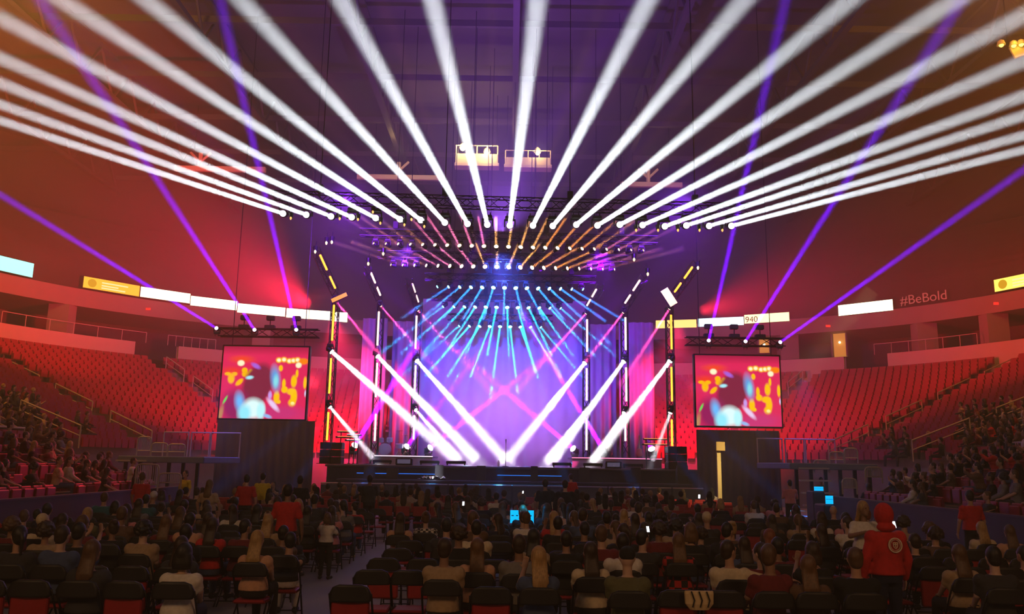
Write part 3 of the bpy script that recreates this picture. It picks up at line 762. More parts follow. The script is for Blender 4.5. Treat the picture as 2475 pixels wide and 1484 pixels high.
for (x, y), Y, (ex, ey), eY, nm in MAG:
    p = at(x, y, Y); e = at(ex, ey, eY)
    moving_head(p, e - p, 'dim pink beam light on top of the %s tower' % nm, (1, .06, .3), 26, 5.0, (e - p).length, .06, .7, lens=(1, .6, .5), les=2.5, lr=.07, hz=M_HZ2)
# violet beams rising from the stage floor
FL = [((858, 1076), 46, (1010, 830), 'far left'), ((984, 1079), 47, (1190, 815), 'left'), ((1040, 1082), 48, (1330, 855), 'inner left'),
      ((1385, 1084), 48, (1110, 850), 'inner right'), ((1455, 1081), 47, (1262, 760), 'right'), ((1575, 1085), 45, (1425, 730), 'far right')]
for (x, y), Y, (ex, ey), nm in FL:
    p = at(x, y, Y); e = at(ex, ey, Y - 3.5)
    moving_head(p, e - p, 'round white-glowing floor light with violet beam, %s of the stage' % nm, (.25, .0, 1), 160, 3.0, (e - p).length, .12, 1.1, lens=(1, .9, 1), les=7, hung=False, lr=.2, hz=M_HZ2)
# violet beams from the screen tops
UP = [((523, 793), 41, (0, 470), 24, 'left end, above the left screen'), ((615, 797), 41, (92, -10), 15, 'middle, above the left screen'), ((716, 797), 41, (530, -10), 17, 'right end, above the left screen'),
      ((1713, 823), 41, (1900, -10), 17, 'left end, above the right screen'), ((1802, 825), 41, (2330, -10), 15, 'middle, above the right screen'), ((1886, 827), 41, (2490, 400), 22, 'right end, above the right screen')]
for (x, y), Y, (ex, ey), eY, nm in UP:
    p = at(x, y, Y); e = at(ex, ey, eY)
    moving_head(p, e - p, 'violet beam light, ' + nm, (.17, .0, 1), 30, .75, (e - p).length * 1.06, .07, .8, lens=(.85, .6, 1), les=8, hung=False, lr=.09)

# ------------------------------------------------------------------ video screens
def blob_img(u, v):
    X = 150 + u * 1255; Y = 270 + v * 1110
    c = [.75, .015, .10]
    def bl(cx, cy_, rx, ry, col, rot=0, soft=.25, a=1.0):
        dx, dy = X - cx, Y - cy_
        if rot: s_, k = math.sin(R(rot)), math.cos(R(rot)); dx, dy = dx * k + dy * s_, -dx * s_ + dy * k
        d = math.sqrt((dx / rx) ** 2 + (dy / ry) ** 2)
        w = max(0, min(1, (1 + soft - d) / (2 * soft))) * a
        if w > 0:
            for i in range(3): c[i] = c[i] * (1 - w) + col[i] * w
    Yl, Or, Wh = (1, .5, 0), (1, .22, 0), (1, .95, .6)
    if v < .12: k = .5 + v * 4; c = [x * min(1, k) for x in c]
    bl(430, 470, 150, 50, (.9, .06, .02), 0, .6)
    bl(300, 660, 130, 60, (.9, .04, .02), 0, .6)
    for a in ((290, 770, 48, 75), (235, 700, 45, 26), (335, 700, 40, 30), (480, 640, 42, 40), (500, 700, 55, 45), (570, 668, 30, 46)): bl(*a, Yl)
    bl(415, 825, 68, 34, Yl, -45); bl(418, 530, 50, 44, Wh)
    for x, y in ((975, 475), (1050, 466), (1130, 485), (1190, 478), (1250, 468)): bl(x, y, 44, 42, Yl); bl(x, y, 28, 26, Wh)
    bl(1340, 490, 70, 48, Or); bl(1270, 550, 42, 42, Wh)
    for a in ((1010, 600, 30, 46), (1255, 680, 20, 62), (1215, 800, 42, 92), (1380, 820, 24, 90), (1070, 840, 26, 72), (1085, 930, 46, 50), (1190, 960, 66, 50), (1228, 1040, 46, 110), (975, 1050, 42, 96), (1010, 1120, 30, 30), (1205, 1130, 52, 60)): bl(*a, (1, .55, 0))
    bl(1215, 1140, 28, 26, (1, .9, .3))
    # dark head and shoulders against the light
    bl(690, 860, 215, 330, (.22, .015, .05), 15, .16); bl(380, 1190, 200, 240, (.3, .01, .10), 0, .35); bl(1060, 1290, 300, 110, (.6, .03, .18), 0, .5)
    bl(940, 760, 62, 175, (.12, .35, .75), -8, .5); bl(950, 800, 34, 90, (.25, .75, .85), 0, .5); bl(640, 570, 72, 32, (.4, .12, .7), 30, .4); bl(560, 752, 52, 26, (.4, .9, 1), -8, .4)
    bl(440, 1130, 60, 130, (.15, .5, 1), -10, .6); bl(640, 1230, 150, 150, (.75, 1, 1), 0, .3); bl(520, 1300, 90, 120, (.3, .85, 1), 0, .4); bl(760, 1260, 60, 130, (.5, .95, 1), 0, .3)
    bl(930, 1165, 120, 36, (.85, .6, .9), 48, .4); bl(860, 1340, 60, 26, (.3, .5, .9), 20, .4); bl(878, 1020, 26, 60, (.6, .35, .85), 0, .4)
    bl(225, 1100, 14, 60, (.1, .8, .1), 25, .5); bl(1392, 985, 10, 44, (.6, .7, 1), 0, .5); bl(170, 1330, 30, 130, (.5, .25, .1), 10, .5)
    return c
def video_screen(px0, px1, pt, pb, Y, label):
    a = at(px0, pb, Y); b = at(px1, pb, Y); top = at((px0 + px1) / 2, pt, Y).z; zb = (a.z + b.z) / 2
    Wd, Hh = b.x - a.x, top - zb
    t = thing('video_screen', label, 'video screen', (a.x, Y, zb))
    m = MB(); nx, ny = 140, 124
    vs = [(Wd * i / nx, 0, Hh * (1 - j / ny)) for j in range(ny + 1) for i in range(nx + 1)]
    fs = [(j * (nx + 1) + i, (j + 1) * (nx + 1) + i, (j + 1) * (nx + 1) + i + 1, j * (nx + 1) + i + 1) for j in range(ny) for i in range(nx)]
    m.add(vs, fs)
    mt, nt = nt_new('screen_picture'); bs = nt.nodes['Principled BSDF']; bs.inputs['Base Color'].default_value = (0, 0, 0, 1)
    at_ = nt.nodes.new('ShaderNodeVertexColor'); at_.layer_name = 'picture'; nt.links.new(at_.outputs['Color'], bs.inputs['Emission Color']); bs.inputs['Emission Strength'].default_value = 1.35
    mt.cycles.emission_sampling = 'NONE'
    me = m.mesh('picture', mt); ca = me.color_attributes.new('picture', 'FLOAT_COLOR', 'POINT')
    cols = []
    for j in range(ny + 1):
        for i in range(nx + 1): cols += [*blob_img(i / nx, j / ny), 1]
    ca.data.foreach_set('color', cols)
    put('picture', me, t)
    m = MB(); m.bev((-.08, .01, -.08), (Wd + .08, .3, Hh + .08), .02); m.build('housing', M_BLACK, t)
    # frame and flown truss over it
    m = MB(); box_truss(m, (-.4, .3, Hh + .75), (Wd + .4, .3, Hh + .75), .4); m.build('truss', M_MET, t)
    for x in (.3, Wd - .3):
        m = MB(); m.tube((x, .3, Hh), (x, .3, 24), .02, n=5); m.build('hoist_cable', M_MET, t)
    for x in (.8, Wd * .5, Wd - .8):
        m = MB(); m.bev((x - .25, .2, Hh + .95), (x + .25, .5, Hh + 1.15), .02); m.tube((x, .35, Hh + 1.1), (x, .35, Hh + 1.5), .03, n=6); m.bev((x - .2, .25, Hh + 1.4), (x + .2, .5, Hh + 1.65), .03); m.build('truss_gear', M_BLACK, t)
    return t
video_screen(528, 736, 838, 1012, 41.3, 'left big video screen showing a performer close up')
video_screen(1684, 1890, 860, 1030, 41.3, 'right big video screen showing the same performer close up')

# ------------------------------------------------------------------ things on the stage
def speaker_stack(px0, px1, pt, label, Y=42.6):
    a = at(px0, 1128, Y).x; b = at(px1, 1128, Y).x; z1 = at(px0, pt, Y).z - SZ; w = (b - a)
    t = thing('speaker_stack', label, 'loudspeakers', (a, Y, SZ))
    n = 3
    for i in range(n):
        z0, z2 = z1 * i / n + .01, z1 * (i + 1) / n - .01
        for j in range(2):
            m = MB(); m.bev((w * j / 2 + .01, 0, z0), (w * (j + 1) / 2 - .01, .8, z2), .02); c = m.build('cabinet', M_BLACK, t)
            m = MB(); m.box((w * j / 2 + .05, -.015, z0 + .04), (w * (j + 1) / 2 - .05, 0, z2 - .04)); m.build('grille', mat('speaker_grille', (.03, .03, .035), .5, .5, .3, 80), c)
    return t
speaker_stack(770, 824, 1068, 'black loudspeaker stack at the left end of the stage')
speaker_stack(1615, 1662, 1078, 'black loudspeaker stack at the right end of the stage')
def riser(px0, px1, pt, Y, D, label, col):
    a = at(px0, pt, Y).x; b = at(px1, pt, Y).x; z = at(px0, pt, Y).z - SZ
    t = thing('stage_riser', label, 'riser', (a, Y, SZ))
    m = MB(); m.bev((0, 0, z - .1), (b - a, D, z), .02); m.build('top', M_DECK, t)
    m = MB(); m.box((.02, .03, 0), (b - a - .02, D - .03, z - .1)); m.build('skirt', mat('riser_skirt', (.3, .22, .28), .8), t)
    m = MB(); m.box((0, -.03, z - .05), (b - a, -.01, z)); m.build('light_strip', mat('riser_strip_' + label[:5], (0, 0, 0), .4, emit=col, es=1.6), t)
    return a, b, SZ + z
ra = riser(905, 1046, 1100, 45.5, 3.4, 'left drum riser with glowing pale front edge', (1, .75, .9))
rb = riser(1382, 1600, 1105, 45.5, 3.4, 'right band riser with glowing pink front edge', (1, .25, .5))
def drum_kit():
    x = at(931, 1080, 46.6).x; z = ra[2]
    t = thing('drum_kit', 'pale drum kit on the left riser', 'drum kit', (x, 46.6, z)); md = mat('drum_shell_white', (.7, .65, .68), .3)
    hd = mat('drum_head', (.8, .78, .76), .5)
    m = MB(); m.tube((0, -.25, .33), (0, .2, .33), .33, n=24); k = m.build('bass_drum', md, t)
    m = MB(); m.tube((0, -.27, .33), (0, -.25, .33), .31, n=24); m.build('drum_head', hd, k)
    for a, b, c, r, l in ((-.28, .1, .85, .17, 'tom'), (.22, .1, .87, .17, 'tom'), (.75, .3, .55, .22, 'floor_tom'), (-.75, .45, .6, .19, 'snare_drum')):
        m = MB(); m.tube((a, b, c - .13), (a, b - .04, c + .1), r, n=18); m.build(l, md, t)
    for a, b, c in ((-1.0, .2, 1.15), (-.6, .5, 1.35), (.7, .4, 1.4), (1.1, .1, 1.15)):
        m = MB(); m.lathe([(.02, 0), (.24, -.03), (.24, -.035), (.02, -.012)], (a, b, c), 20); m.tube((a, b, 0), (a, b, c), .013, n=5)
        for u in range(3): m.tube((a, b, .25), (a + .25 * math.cos(u * 2.1), b + .25 * math.sin(u * 2.1), 0), .012, n=5)
        m.build('cymbal', mat('cymbal_bronze', (.8, .6, .3), .25, .9), t)
drum_kit()
def keyboard_rig(px0, px1, pt, Y, z0, label, glow):
    a = at(px0, pt, Y).x; b = at(px1, pt, Y).x; z = at(px0, pt, Y).z - z0
    t = thing('keyboard_stand', label, 'keyboard', (a, Y, z0)); L = b - a
    for zz in (z, z - .28):
        m = MB(); m.bev((0 if zz == z else -.1, 0, zz - .09), (L if zz == z else L + .1, .38, zz), .02); m.build('keyboard', M_BLACK, t)
        m = MB(); m.box((.02, -.02, zz - .03), (L - .02, -.002, zz)); m.build('glow_strip', mat('key_strip_' + label[:5], (0, 0, 0), .4, emit=glow, es=1.5), t)
    for x in (.15, L - .15):
        m = MB(); m.tube((x, .2, 0), (x, .2, z - .05), .03, n=6); m.box((x - .03, -.1, 0), (x + .03, .5, .04)); m.build('leg', M_MET, t)
keyboard_rig(816, 863, 1041, 43.8, SZ, 'keyboard stand with orange edge light, left side of stage', (1, .35, .1))
keyboard_rig(838, 872, 1049, 44.8, SZ, 'smaller keyboard stand behind the left one', (1, .8, .9))
keyboard_rig(1556, 1615, 1059, 44.6, SZ, 'keyboard stand with pink edge light, right side of stage', (1, .3, .25))
def monitor_tv(px0, px1, pt, pb, label, Y=42.3):
    a = at(px0, pb, Y); b = at(px1, pb, Y); h = at(px0, pt, Y).z - SZ
    t = thing('stage_monitor', label, 'monitor', (a.x, Y, SZ)); w = b.x - a.x
    m = MB(); m.bev((0, 0, 0), (w, .4, h), .03); m.build('case', M_BLACK, t)
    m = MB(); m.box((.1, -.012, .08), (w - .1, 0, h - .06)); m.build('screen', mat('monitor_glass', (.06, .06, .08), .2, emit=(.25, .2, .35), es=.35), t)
monitor_tv(955, 996, 1107, 1129, 'dark monitor cabinet on the left stage edge')
monitor_tv(1463, 1503, 1115, 1133, 'dark monitor cabinet on the right stage edge')
for px0, px1, py, l in ((900, 946, 1120, 'first from the left'), (1014, 1062, 1121, 'second from the left'), (1078, 1126, 1121, 'third from the left'), (1335, 1382, 1126, 'fourth from the left'), (1410, 1457, 1126, 'fifth from the left'), (1506, 1555, 1127, 'sixth from the left')):
    a = at(px0, py, 42.2); b = at(px1, py, 42.2); w = b.x - a.x
    t = thing('strip_light', 'long black floor light bar on the stage edge, ' + l, 'light bar', (a.x, 42.2, SZ))
    m = MB(); m.bev((0, 0, .1), (w, .14, .24), .02); m.build('housing', M_BLACK, t)
    m = MB(); m.box((.03, .0, .02), (.1, .12, .11)); m.box((w - .1, 0, .02), (w - .03, .12, .11)); m.build('foot', M_MET, t)
    m = MB(); m.box((.03, .05, .24), (w - .03, .1, .25)); m.build('lens_row', mat('bar_glass', (.2, .2, .25), .2), t)
# microphone stand with a lamp globe
p = px_at(1222, 1127, 42.6, SZ)
t = thing('microphone_stand', 'lone glowing microphone stand at the centre front of stage', 'microphone stand', p)
m = MB(); m.tube((0, 0, .03), (0, 0, 1.18), .018, n=8); m.build('pole', mat('chrome', (.8, .8, .85), .2, 1), t)
m = MB(); m.lathe([(.17, 0), (.17, .02), (.03, .04)], n=16); m.build('base', M_BLACK, t)
m = MB(); m.tube((0, -.02, 1.18), (0, -.08, 1.32), .022, .03, n=8); m.ball((0, -.09, 1.34), .04, 8, 6); m.build('microphone', M_ALU, t)
p = px_at(1205, 1124, 43.2, SZ)
t = thing('drink_bottle', 'small pale bottle on the stage floor left of the microphone', 'bottle', p)
m = MB(); m.lathe([(.06, 0), (.065, .2), (.03, .28)], n=10); m.build('bottle_body', mat('bottle_plastic', (.8, .8, .85), .2), t)
m = MB(); m.lathe([(.032, .28), (.032, .32)], n=8); m.build('cap', M_ALU, t)
# guitar on its stand
p = px_at(1546, 1112, 46, rb[2])
t = thing('guitar', 'pinkish electric guitar standing upright on the right riser', 'guitar', p)
m = MB(); m.loft([((0, 0, .1), .1, .03), ((0, 0, .2), .19, .035), ((0, 0, .34), .14, .035), ((0, 0, .46), .16, .035), ((0, 0, .54), .08, .03)], 16); m.build('body', mat('guitar_body', (.6, .12, .12), .25), t)
m = MB(); m.box((-.025, -.03, .5), (.025, .0, 1.1)); m.build('neck', mat('guitar_neck', (.4, .22, .1), .5), t)
m = MB(); m.bev((-.04, -.03, 1.08), (.04, .0, 1.24), .01); m.build('headstock', mat('guitar_neck', (.4, .22, .1), .5), t)
m = MB(); m.tube((-.15, .1, 0), (0, .08, .45), .012, n=5); m.tube((.15, .1, 0), (0, .08, .45), .012, n=5); m.build('stand', M_MET, t)
# wedges, cases and boxes in front of the stage and on the edge
BX = [(880, 905, 1128, 1138, 'left of the floor light bars'), (935, 962, 1130, 1142, 'under the left monitor cabinet'), (1052, 1072, 1124, 1142, 'between the second and third light bar'), (1152, 1174, 1126, 1140, 'left of the microphone stand'), (1283, 1300, 1127, 1138, 'right of the microphone stand'),
      (1400, 1425, 1130, 1142, 'under the fifth light bar'), (1525, 1548, 1130, 1144, 'right of the right monitor cabinet'), (1636, 1662, 1125, 1140, 'in front of the right speaker stack')]
for a_, b_, c_, d_2, l in BX:
    a = at(a_, d_2, 41.2); b = at(b_, d_2, 41.2); h = at(a_, c_, 41.2).z - 1.25
    t = thing('monitor_wedge', 'small black monitor wedge on the apron ' + l, 'loudspeaker', (a.x, 41.0, 1.26)); w = b.x - a.x
    m = MB(); m.add([(0, 0, 0), (w, 0, 0), (w, .5, 0), (0, .5, 0), (0, .12, h), (w, .12, h), (w, .5, h * .75), (0, .5, h * .75)], [(3, 2, 1, 0), (0, 1, 5, 4), (4, 5, 6, 7), (1, 2, 6, 5), (2, 3, 7, 6), (3, 0, 4, 7)]); m.build('case', M_BLACK, t)
    m = MB(); m.add([(.03, .01, .04), (w - .03, .01, .04), (w - .03, .095, h - .04), (.03, .095, h - .04)], [(0, 1, 2, 3)]); o = m.build('grille', mat('speaker_grille', (.03, .03, .035), .5, .5, .3, 80), t); o.location.y = -.02
# crumpled sheet and lamp added to stand in for light glinting off equipment
m = MB(); n = 26; rs = random.Random(3); p = px_at(1010, 1148, 40.8, 1.27)
vs = [(i * .06 + rs.uniform(-.02, .02), j * .12, .03 + rs.uniform(0, .16) * (1 if 2 < i < 23 else .2)) for j in range(6) for i in range(n)]
m.add(vs, [(j * n + i, j * n + i + 1, (j + 1) * n + i + 1, (j + 1) * n + i) for j in range(5) for i in range(n - 1)])
o = m.build('glint_sheet', mat('glint_foil', (.9, .9, .95), .15, .9), None, False, p); tag(o, 'crumpled shiny sheet standing in for light glinting off equipment, left of stage apron', 'sheet')
o.modifiers.new('thick', 'SOLIDIFY').thickness = .01
lamp('SPOT', (p.x + .8, 40.3, 3.6), 3000, (1, .95, 1), (p.x + .8, 41.0, 1.3), .05, 24, .5)  # lamp added only to make the sheet glint
# front of house barrier below the stage
for i in range(12):
    x = -8.6 + i * 1.46
    t = thing('stage_barrier', 'dark crowd control barrier before the stage, %s from the left' % ORD[i], 'barrier', (x, 38.6, 0), 0, 'barriers in front of the stage')
    m = MB(); m.bev((0, 0, .1), (1.4, .05, 1.05), .015); m.build('panel', mat('barrier_panel', (.05, .06, .09), .5, .5), t)
    m = MB(); m.tube((0, .02, 1.1), (1.4, .02, 1.1), .035, n=8); m.build('rail', M_ALU, t)
    m = MB(); m.box((.05, -.5, 0), (1.35, .5, .03)); m.build('foot_plate', M_MET, t)
# pale post with a board
p = at(1741, 1200, 31)
t = thing('signal_post', 'tall pale yellow post with a small board on top, right of stage', 'post', (p.x, 31, 0))
z1 = at(1741, 1068, 31).z
m = MB(); m.box((-.09, -.06, 0), (.05, .06, z1)); m.build('post', mat('pale_post', (.75, .6, .3), .7), t)
m = MB(); m.bev((-.13, -.12, z1 - .33), (.2, -.06, z1), .01); m.build('board', mat('pale_board', (.7, .5, .22), .7), t)

# ------------------------------------------------------------------ lit catwalks and brackets in the roof
M_CW = mat('catwalk_cream', (.75, .62, .38), .6)
def catwalk(px0, px1, pt, pb, Y, label, w, bulbs, y_mult=1.0):
    a = at(px0, pb, Y); b = at(px1, pb, Y); h = at(px0, pt, Y).z - a.z; L = b.x - a.x
    t = thing('catwalk', label, 'catwalk', (a.x, Y, min(a.z, b.z)))
    m = MB(); m.bev((0, 0, 0), (L, .9, .25), .02); m.build('deck', M_CW, t)
    if h > .6:
        m = MB(); m.bev((.15, .05, .25), (L - .1, .12, h * .6), .02); m.build('side_panel', M_CW, t)
        for i in range(5):
            m = MB(); x = .1 + (L - .2) * i / 4; m.tube((x, .1, .25), (x, .1, h), .04, n=6); m.build('post', M_CW, t)
        m = MB(); m.tube((.1, .1, h), (L - .1, .1, h), .04, n=6); m.build('rail', M_CW, t)
    for x, z in bulbs:
        m = MB(); m.lathe([(.28, 0), (.2, .25), (.06, .38)], (x * L, .4, z * h), 12); s_ = m.build('lamp_shade', M_CW, t)
        m = MB(); m.ball((x * L, .35, z * h - .03), .2, 10, 8); m.build('bulb', mat('work_bulb', (0, 0, 0), .4, emit=(1, .85, .5), es=8), s_)
        l = lamp('POINT', (a.x + x * L, Y - .4, a.z + z * h), w, (1, .72, .25), None, .15); l.parent = None
    for x in (.2, L - .2):
        m = MB(); m.tube((x, .5, h * .5), (x, .5, 28.4 - a.z), .03, n=5); m.build('hanger', M_MET, t)
catwalk(1098, 1206, 350, 400, 56, 'brightly lit cream catwalk in the roof, left of centre', 260, [(.17, .95), (.72, .75)])
catwalk(1218, 1334, 362, 404, 56, 'violet tinted catwalk with white bulb, right of roof centre', 130, [(.7, 1.0)])
def bracket_beam(px0, px1, py0, py1, Y, yx, label, w):
    a = at(px0, py0, Y); b = at(px1, py1, Y); L = b.x - a.x; z = (a.z + b.z) / 2
    t = thing('roof_beam', label, 'beam', (a.x, Y, z))
    m = MB(); m.bev((0, 0, 0), (L, .3, .38), .02); m.build('beam', M_CW, t)
    m = MB(); x = (yx - px0) / (px1 - px0) * L
    m.tube((x, .15, .3), (x, .15, 1.4), .16, n=6)
    for s in (-1, 1): m.tube((x, .15, .7), (x + s * .75, .15, 1.45), .1, n=6)
    m.build('bracket', M_CW, t)
    for s in (.2, .8):
        m = MB(); m.tube((L * s, .15, .3), (L * s, .15, 28 - z), .03, n=5); m.build('hanger', M_MET, t)
    if w: lamp('POINT', (a.x + L * .5, Y - 2.4, z + 1.6), w, (1, .7, .25), None, .2)
bracket_beam(862, 1068, 430, 437, 60, 962, 'cream roof beam with forked bracket, left of the lit catwalk', 110)
bracket_beam(1500, 1650, 449, 453, 60, 1568, 'cream roof beam with forked bracket, right of the lit catwalk', 90)
bracket_beam(420, 640, 408, 418, 58, 480, 'dim roof beam with forked bracket, above the left stand', 14)
p = at(2446, 118, 40)
t = thing('roof_lamp_cluster', 'bright yellow lamp cluster in the top right roof corner', 'lamp', p)
for dx, dz in ((-.55, .3), (.1, .28), (.5, .35)):
    m = MB(); m.lathe([(.22, -.1), (.16, .12), (.05, .2)], (dx, 0, dz), 12); s_ = m.build('lamp_shade', M_CW, t)
    m = MB(); m.ball((dx, -.02, dz - .1), .12, 10, 6); m.build('bulb', mat('yellow_bulb', (0, 0, 0), .4, emit=(1, .75, .1), es=5), s_)
m = MB(); m.bev((.1, .2, -.5), (1.4, .35, .2), .03, Matrix.Rotation(R(-22), 3, 'Y')); m.build('panel', M_CW, t)
m = MB(); m.tube((-.7, .3, .45), (1.2, .3, .45), .06, n=6); m.tube((0, .3, .45), (0, .3, 28.4 - p.z), .04, n=6); m.build('hanger', M_MET, t)
lamp('POINT', (p.x, 39.4, p.z + .1), 30, (1, .7, .1), None, .15)
# ------------------------------------------------------------------ people: one continuous body each, clothes and hair as parts
def remeshed(mb, name, mats, vox, smooth=2):
    me = mb.mesh('tmp', mats[0] if isinstance(mats, (list, tuple)) else mats)
    o = bpy.data.objects.new('tmp', me); C.objects.link(o)
    r = o.modifiers.new('r', 'REMESH'); r.mode = 'VOXEL'; r.voxel_size = vox; r.use_smooth_shade = True
    s_ = o.modifiers.new('s', 'SMOOTH'); s_.factor = .5; s_.iterations = smooth
    dg = bpy.context.evaluated_depsgraph_get(); dg.update()
    out = bpy.data.meshes.new_from_object(o.evaluated_get(dg)); out.name = name
    out.materials.clear()
    for m in (mats if isinstance(mats, (list, tuple)) else [mats]): out.materials.append(m)
    out.polygons.foreach_set('use_smooth', [True] * len(out.polygons))
    bpy.data.objects.remove(o); bpy.data.meshes.remove(me); return out
def limb(mb, pts, rs, n=10):
    for (a, b), (r0, r1) in zip(zip(pts[:-1], pts[1:]), zip(rs[:-1], rs[1:])):
        mb.tube(a, b, r0, r1, n); mb.ball(a, r0, n, 6)
    mb.ball(pts[-1], rs[-1], n, 6)
V3 = Vector
def hand(mb, w, d, up, side, curl=.5, s=1.0):
    """palm at the wrist w pointing along d, palm normal up, thumb towards side"""
    d = V3(d).normalized(); up = (V3(up) - d * V3(up).dot(d)).normalized(); sd = d.cross(up).normalized() * side
    q = Matrix((sd, d, up)).transposed()
    mb.ball(V3(w) + d * .045 * s, (.040 * s, .052 * s, .016 * s), 10, 6, q)
    for k, (off, L) in enumerate(((-.030, .062), (-.010, .072), (.010, .068), (.029, .055))):
        p = V3(w) + d * .085 * s - sd * off * s
        L *= s
        d1 = (d - up * curl * .5).normalized(); p1 = p + d1 * L * .45; d2 = (d - up * curl * 1.4).normalized(); p2 = p1 + d2 * L * .55
        mb.tube(p - d * .02, p1, .0095 * s, .009 * s, 6); mb.tube(p1, p2, .009 * s, .0075 * s, 6); mb.ball(p1, .009 * s, 6, 4); mb.ball(p2, .0075 * s, 6, 4)
    p = V3(w) + d * .03 * s + sd * .034 * s; p1 = p + (d * .6 + sd * .8).normalized() * .032 * s; p2 = p1 + (d * .95 - up * curl * .6).normalized() * .03 * s
    mb.tube(p, p1, .012 * s, .010 * s, 6); mb.tube(p1, p2, .010 * s, .008 * s, 6); mb.ball(p1, .010 * s, 6, 4); mb.ball(p2, .008 * s, 6, 4)
POSES = {}
def pose(name, hipz, lean, head, hands, legs, shw=.19, turn=0, male=True, standing=False):
    """build the four meshes of a pose. head: (x,y,z) centre; hands: for left and right the elbow, wrist, hand direction"""
    hc = V3(head); sx = .172 if male else .155
    shz = hc.z - .27; shy = hc.y - .02 - lean * .03
    S = [V3((-sx + hc.x * .8, shy, shz)), V3((sx + hc.x * .8, shy, shz))]
    chest = V3((hc.x * .7, shy + .01, shz - .12)); waist = V3((hc.x * .3, shy * .5, (shz + hipz) / 2 - .03)); hip = V3((0, 0, hipz))
    def torso(mb, g=0.0):
        rx = .16 if male else .14
        mb.loft([(hip + V3((0, 0, -.09 if not g else -.03)), .15 + g * 1.9, .105 + g * 1.9), (hip + V3((0, 0, .04)), .165 + g, .12 + g), (waist, (.145 if male else .125) + g, .105 + g), (chest + V3((0, 0, -.02)), rx + .015 + g, .12 + g), (chest + V3((0, 0, .07)), rx + .02 + g, .11 + g), ((S[0] + S[1]) / 2 + V3((0, 0, .02)), sx - .02 + g, .075 + g), ((S[0] + S[1]) / 2 + V3((0, 0, .075)), .07 + g, .062 + g)], 18)
        for s_ in S: mb.ball(s_, .062 + g, 10, 8)
    b = MB(); torso(b)
    neck0 = (S[0] + S[1]) / 2 + V3((0, .0, .05)); b.tube(neck0, hc + V3((0, -.015, -.09)), .056 if male else .047, .052 if male else .044, 12)
    tq = Matrix.Rotation(R(turn), 3, 'Z')
    def H(x, y, z): return hc + tq @ V3((x, y, z))
    b.ball(hc, (.076, .094, .115), 18, 14, tq); b.ball(H(0, .035, -.055), (.056, .062, .062), 14, 10, tq)
    b.ball(H(0, .098, -.015), (.013, .02, .022), 8, 6, tq); b.tube(H(0, .088, .02), H(0, .104, -.012), .008, .012, 6)
    for s_ in (-1, 1):
        b.ball(H(s_ * .078, -.005, -.008), (.012, .022, .032), 8, 6, tq)
        b.ball(H(s_ * .03, .082, .03), (.024, .012, .009), 8, 5, tq)
    b.ball(H(0, .088, -.052), (.026, .012, .008), 8, 5, tq); b.ball(H(0, .085, -.066), (.02, .012, .008), 8, 5, tq); b.ball(H(0, .078, -.092), (.024, .02, .018), 8, 6, tq)
    sh = MB(); torso(sh, .024)
    for i, (el, wr, hd, up) in enumerate(hands):
        limb(b, [S[i], V3(el), V3(wr)], [.05, .04, .027]); hand(b, wr, hd, up, -1 if i else 1)
        limb(sh, [S[i], S[i].lerp(V3(el), .72)], [.066, .058])
    jk = MB(); torso(jk, .034)
    for i, (el, wr, hd, up) in enumerate(hands): limb(jk, [S[i], V3(el), V3(el).lerp(V3(wr), .93)], [.075, .062, .046])
    tr = MB(); shoe = MB()
    tr.loft([(hip + V3((0, 0, -.12)), .165, .12), (hip + V3((0, 0, .0)), .185, .14), (hip + V3((0, 0, .05)), .15, .105)], 16)
    for i, (kn, an, toe) in enumerate(legs):
        hj = hip + V3(((-.085, .085)[i], 0, -.03))
        limb(b, [hj, V3(kn), V3(an)], [.08, .055, .038]); limb(tr, [hj, V3(kn), V3(kn).lerp(V3(an), .93)], [.095, .072, .056])
        b.ball(V3(an) + (V3(toe) - V3(an)) * .4, (.04, .08, .03), 8, 6)
        a = V3(an); tz = V3(toe)
        limb(shoe, [a + V3((0, -.03, -.045)), a.lerp(tz, .55) + V3((0, 0, -.012)), tz], [.048, .044, .036], 8)
    POSES[name] = dict(body=remeshed(b, 'body', M_BODY, .011, 1), shirt=remeshed(sh, 'shirt', M_FAB, .016, 3), jacket=remeshed(jk, 'jacket', M_FAB, .018, 3), trousers=remeshed(tr, 'trousers', M_FAB, .02, 3), shoes=remeshed(shoe, 'shoe', M_FAB, .014, 1), head=hc, turn=turn, male=male)
sitlegs = [((-.11, .43, .50), (-.12, .47, .09), (-.13, .64, .035)), ((.11, .43, .50), (.12, .46, .09), (.13, .63, .035))]
def sit(name, head=(0, .02, 1.19), male=True, turn=0, hands=None, lean=0):
    hands = hands or [((-.195, .06, .75), (-.13, .32, .60), (.35, 1, -.1), (0, 0, 1)), ((.195, .06, .75), (.12, .33, .60), (-.35, 1, -.1), (0, 0, 1))]
    pose(name, .54, lean, head, hands, sitlegs, male=male, turn=turn)
sit('sit_man'); sit('sit_woman', (0, .03, 1.13), False)
sit('sit_man_look', (.05, .03, 1.18), True, -42); sit('sit_woman_look', (-.04, .05, 1.13), False, 48)
sit('sit_phone', (0, .05, 1.14), False, 0, [((-.19, .18, .82), (-.10, .36, .98), (.2, .2, 1), (0, 1, 0)), ((.19, .18, .82), (.10, .36, .98), (-.2, .2, 1), (0, 1, 0))])
sit('sit_bent', (.02, .2, 1.03), True, 10)
sit('sit_arm_out', (-.02, .04, 1.18), True, -55, [((-.195, .06, .75), (-.13, .32, .60), (.35, 1, -.1), (0, 0, 1)), ((.42, .0, .86), (.68, .06, .86), (1, .1, -.1), (0, 0, 1))])
stlegs = [((-.10, .03, .50), (-.11, 0, .09), (-.14, .17, .035)), ((.10, .03, .50), (.11, -.01, .09), (.14, .16, .035))]
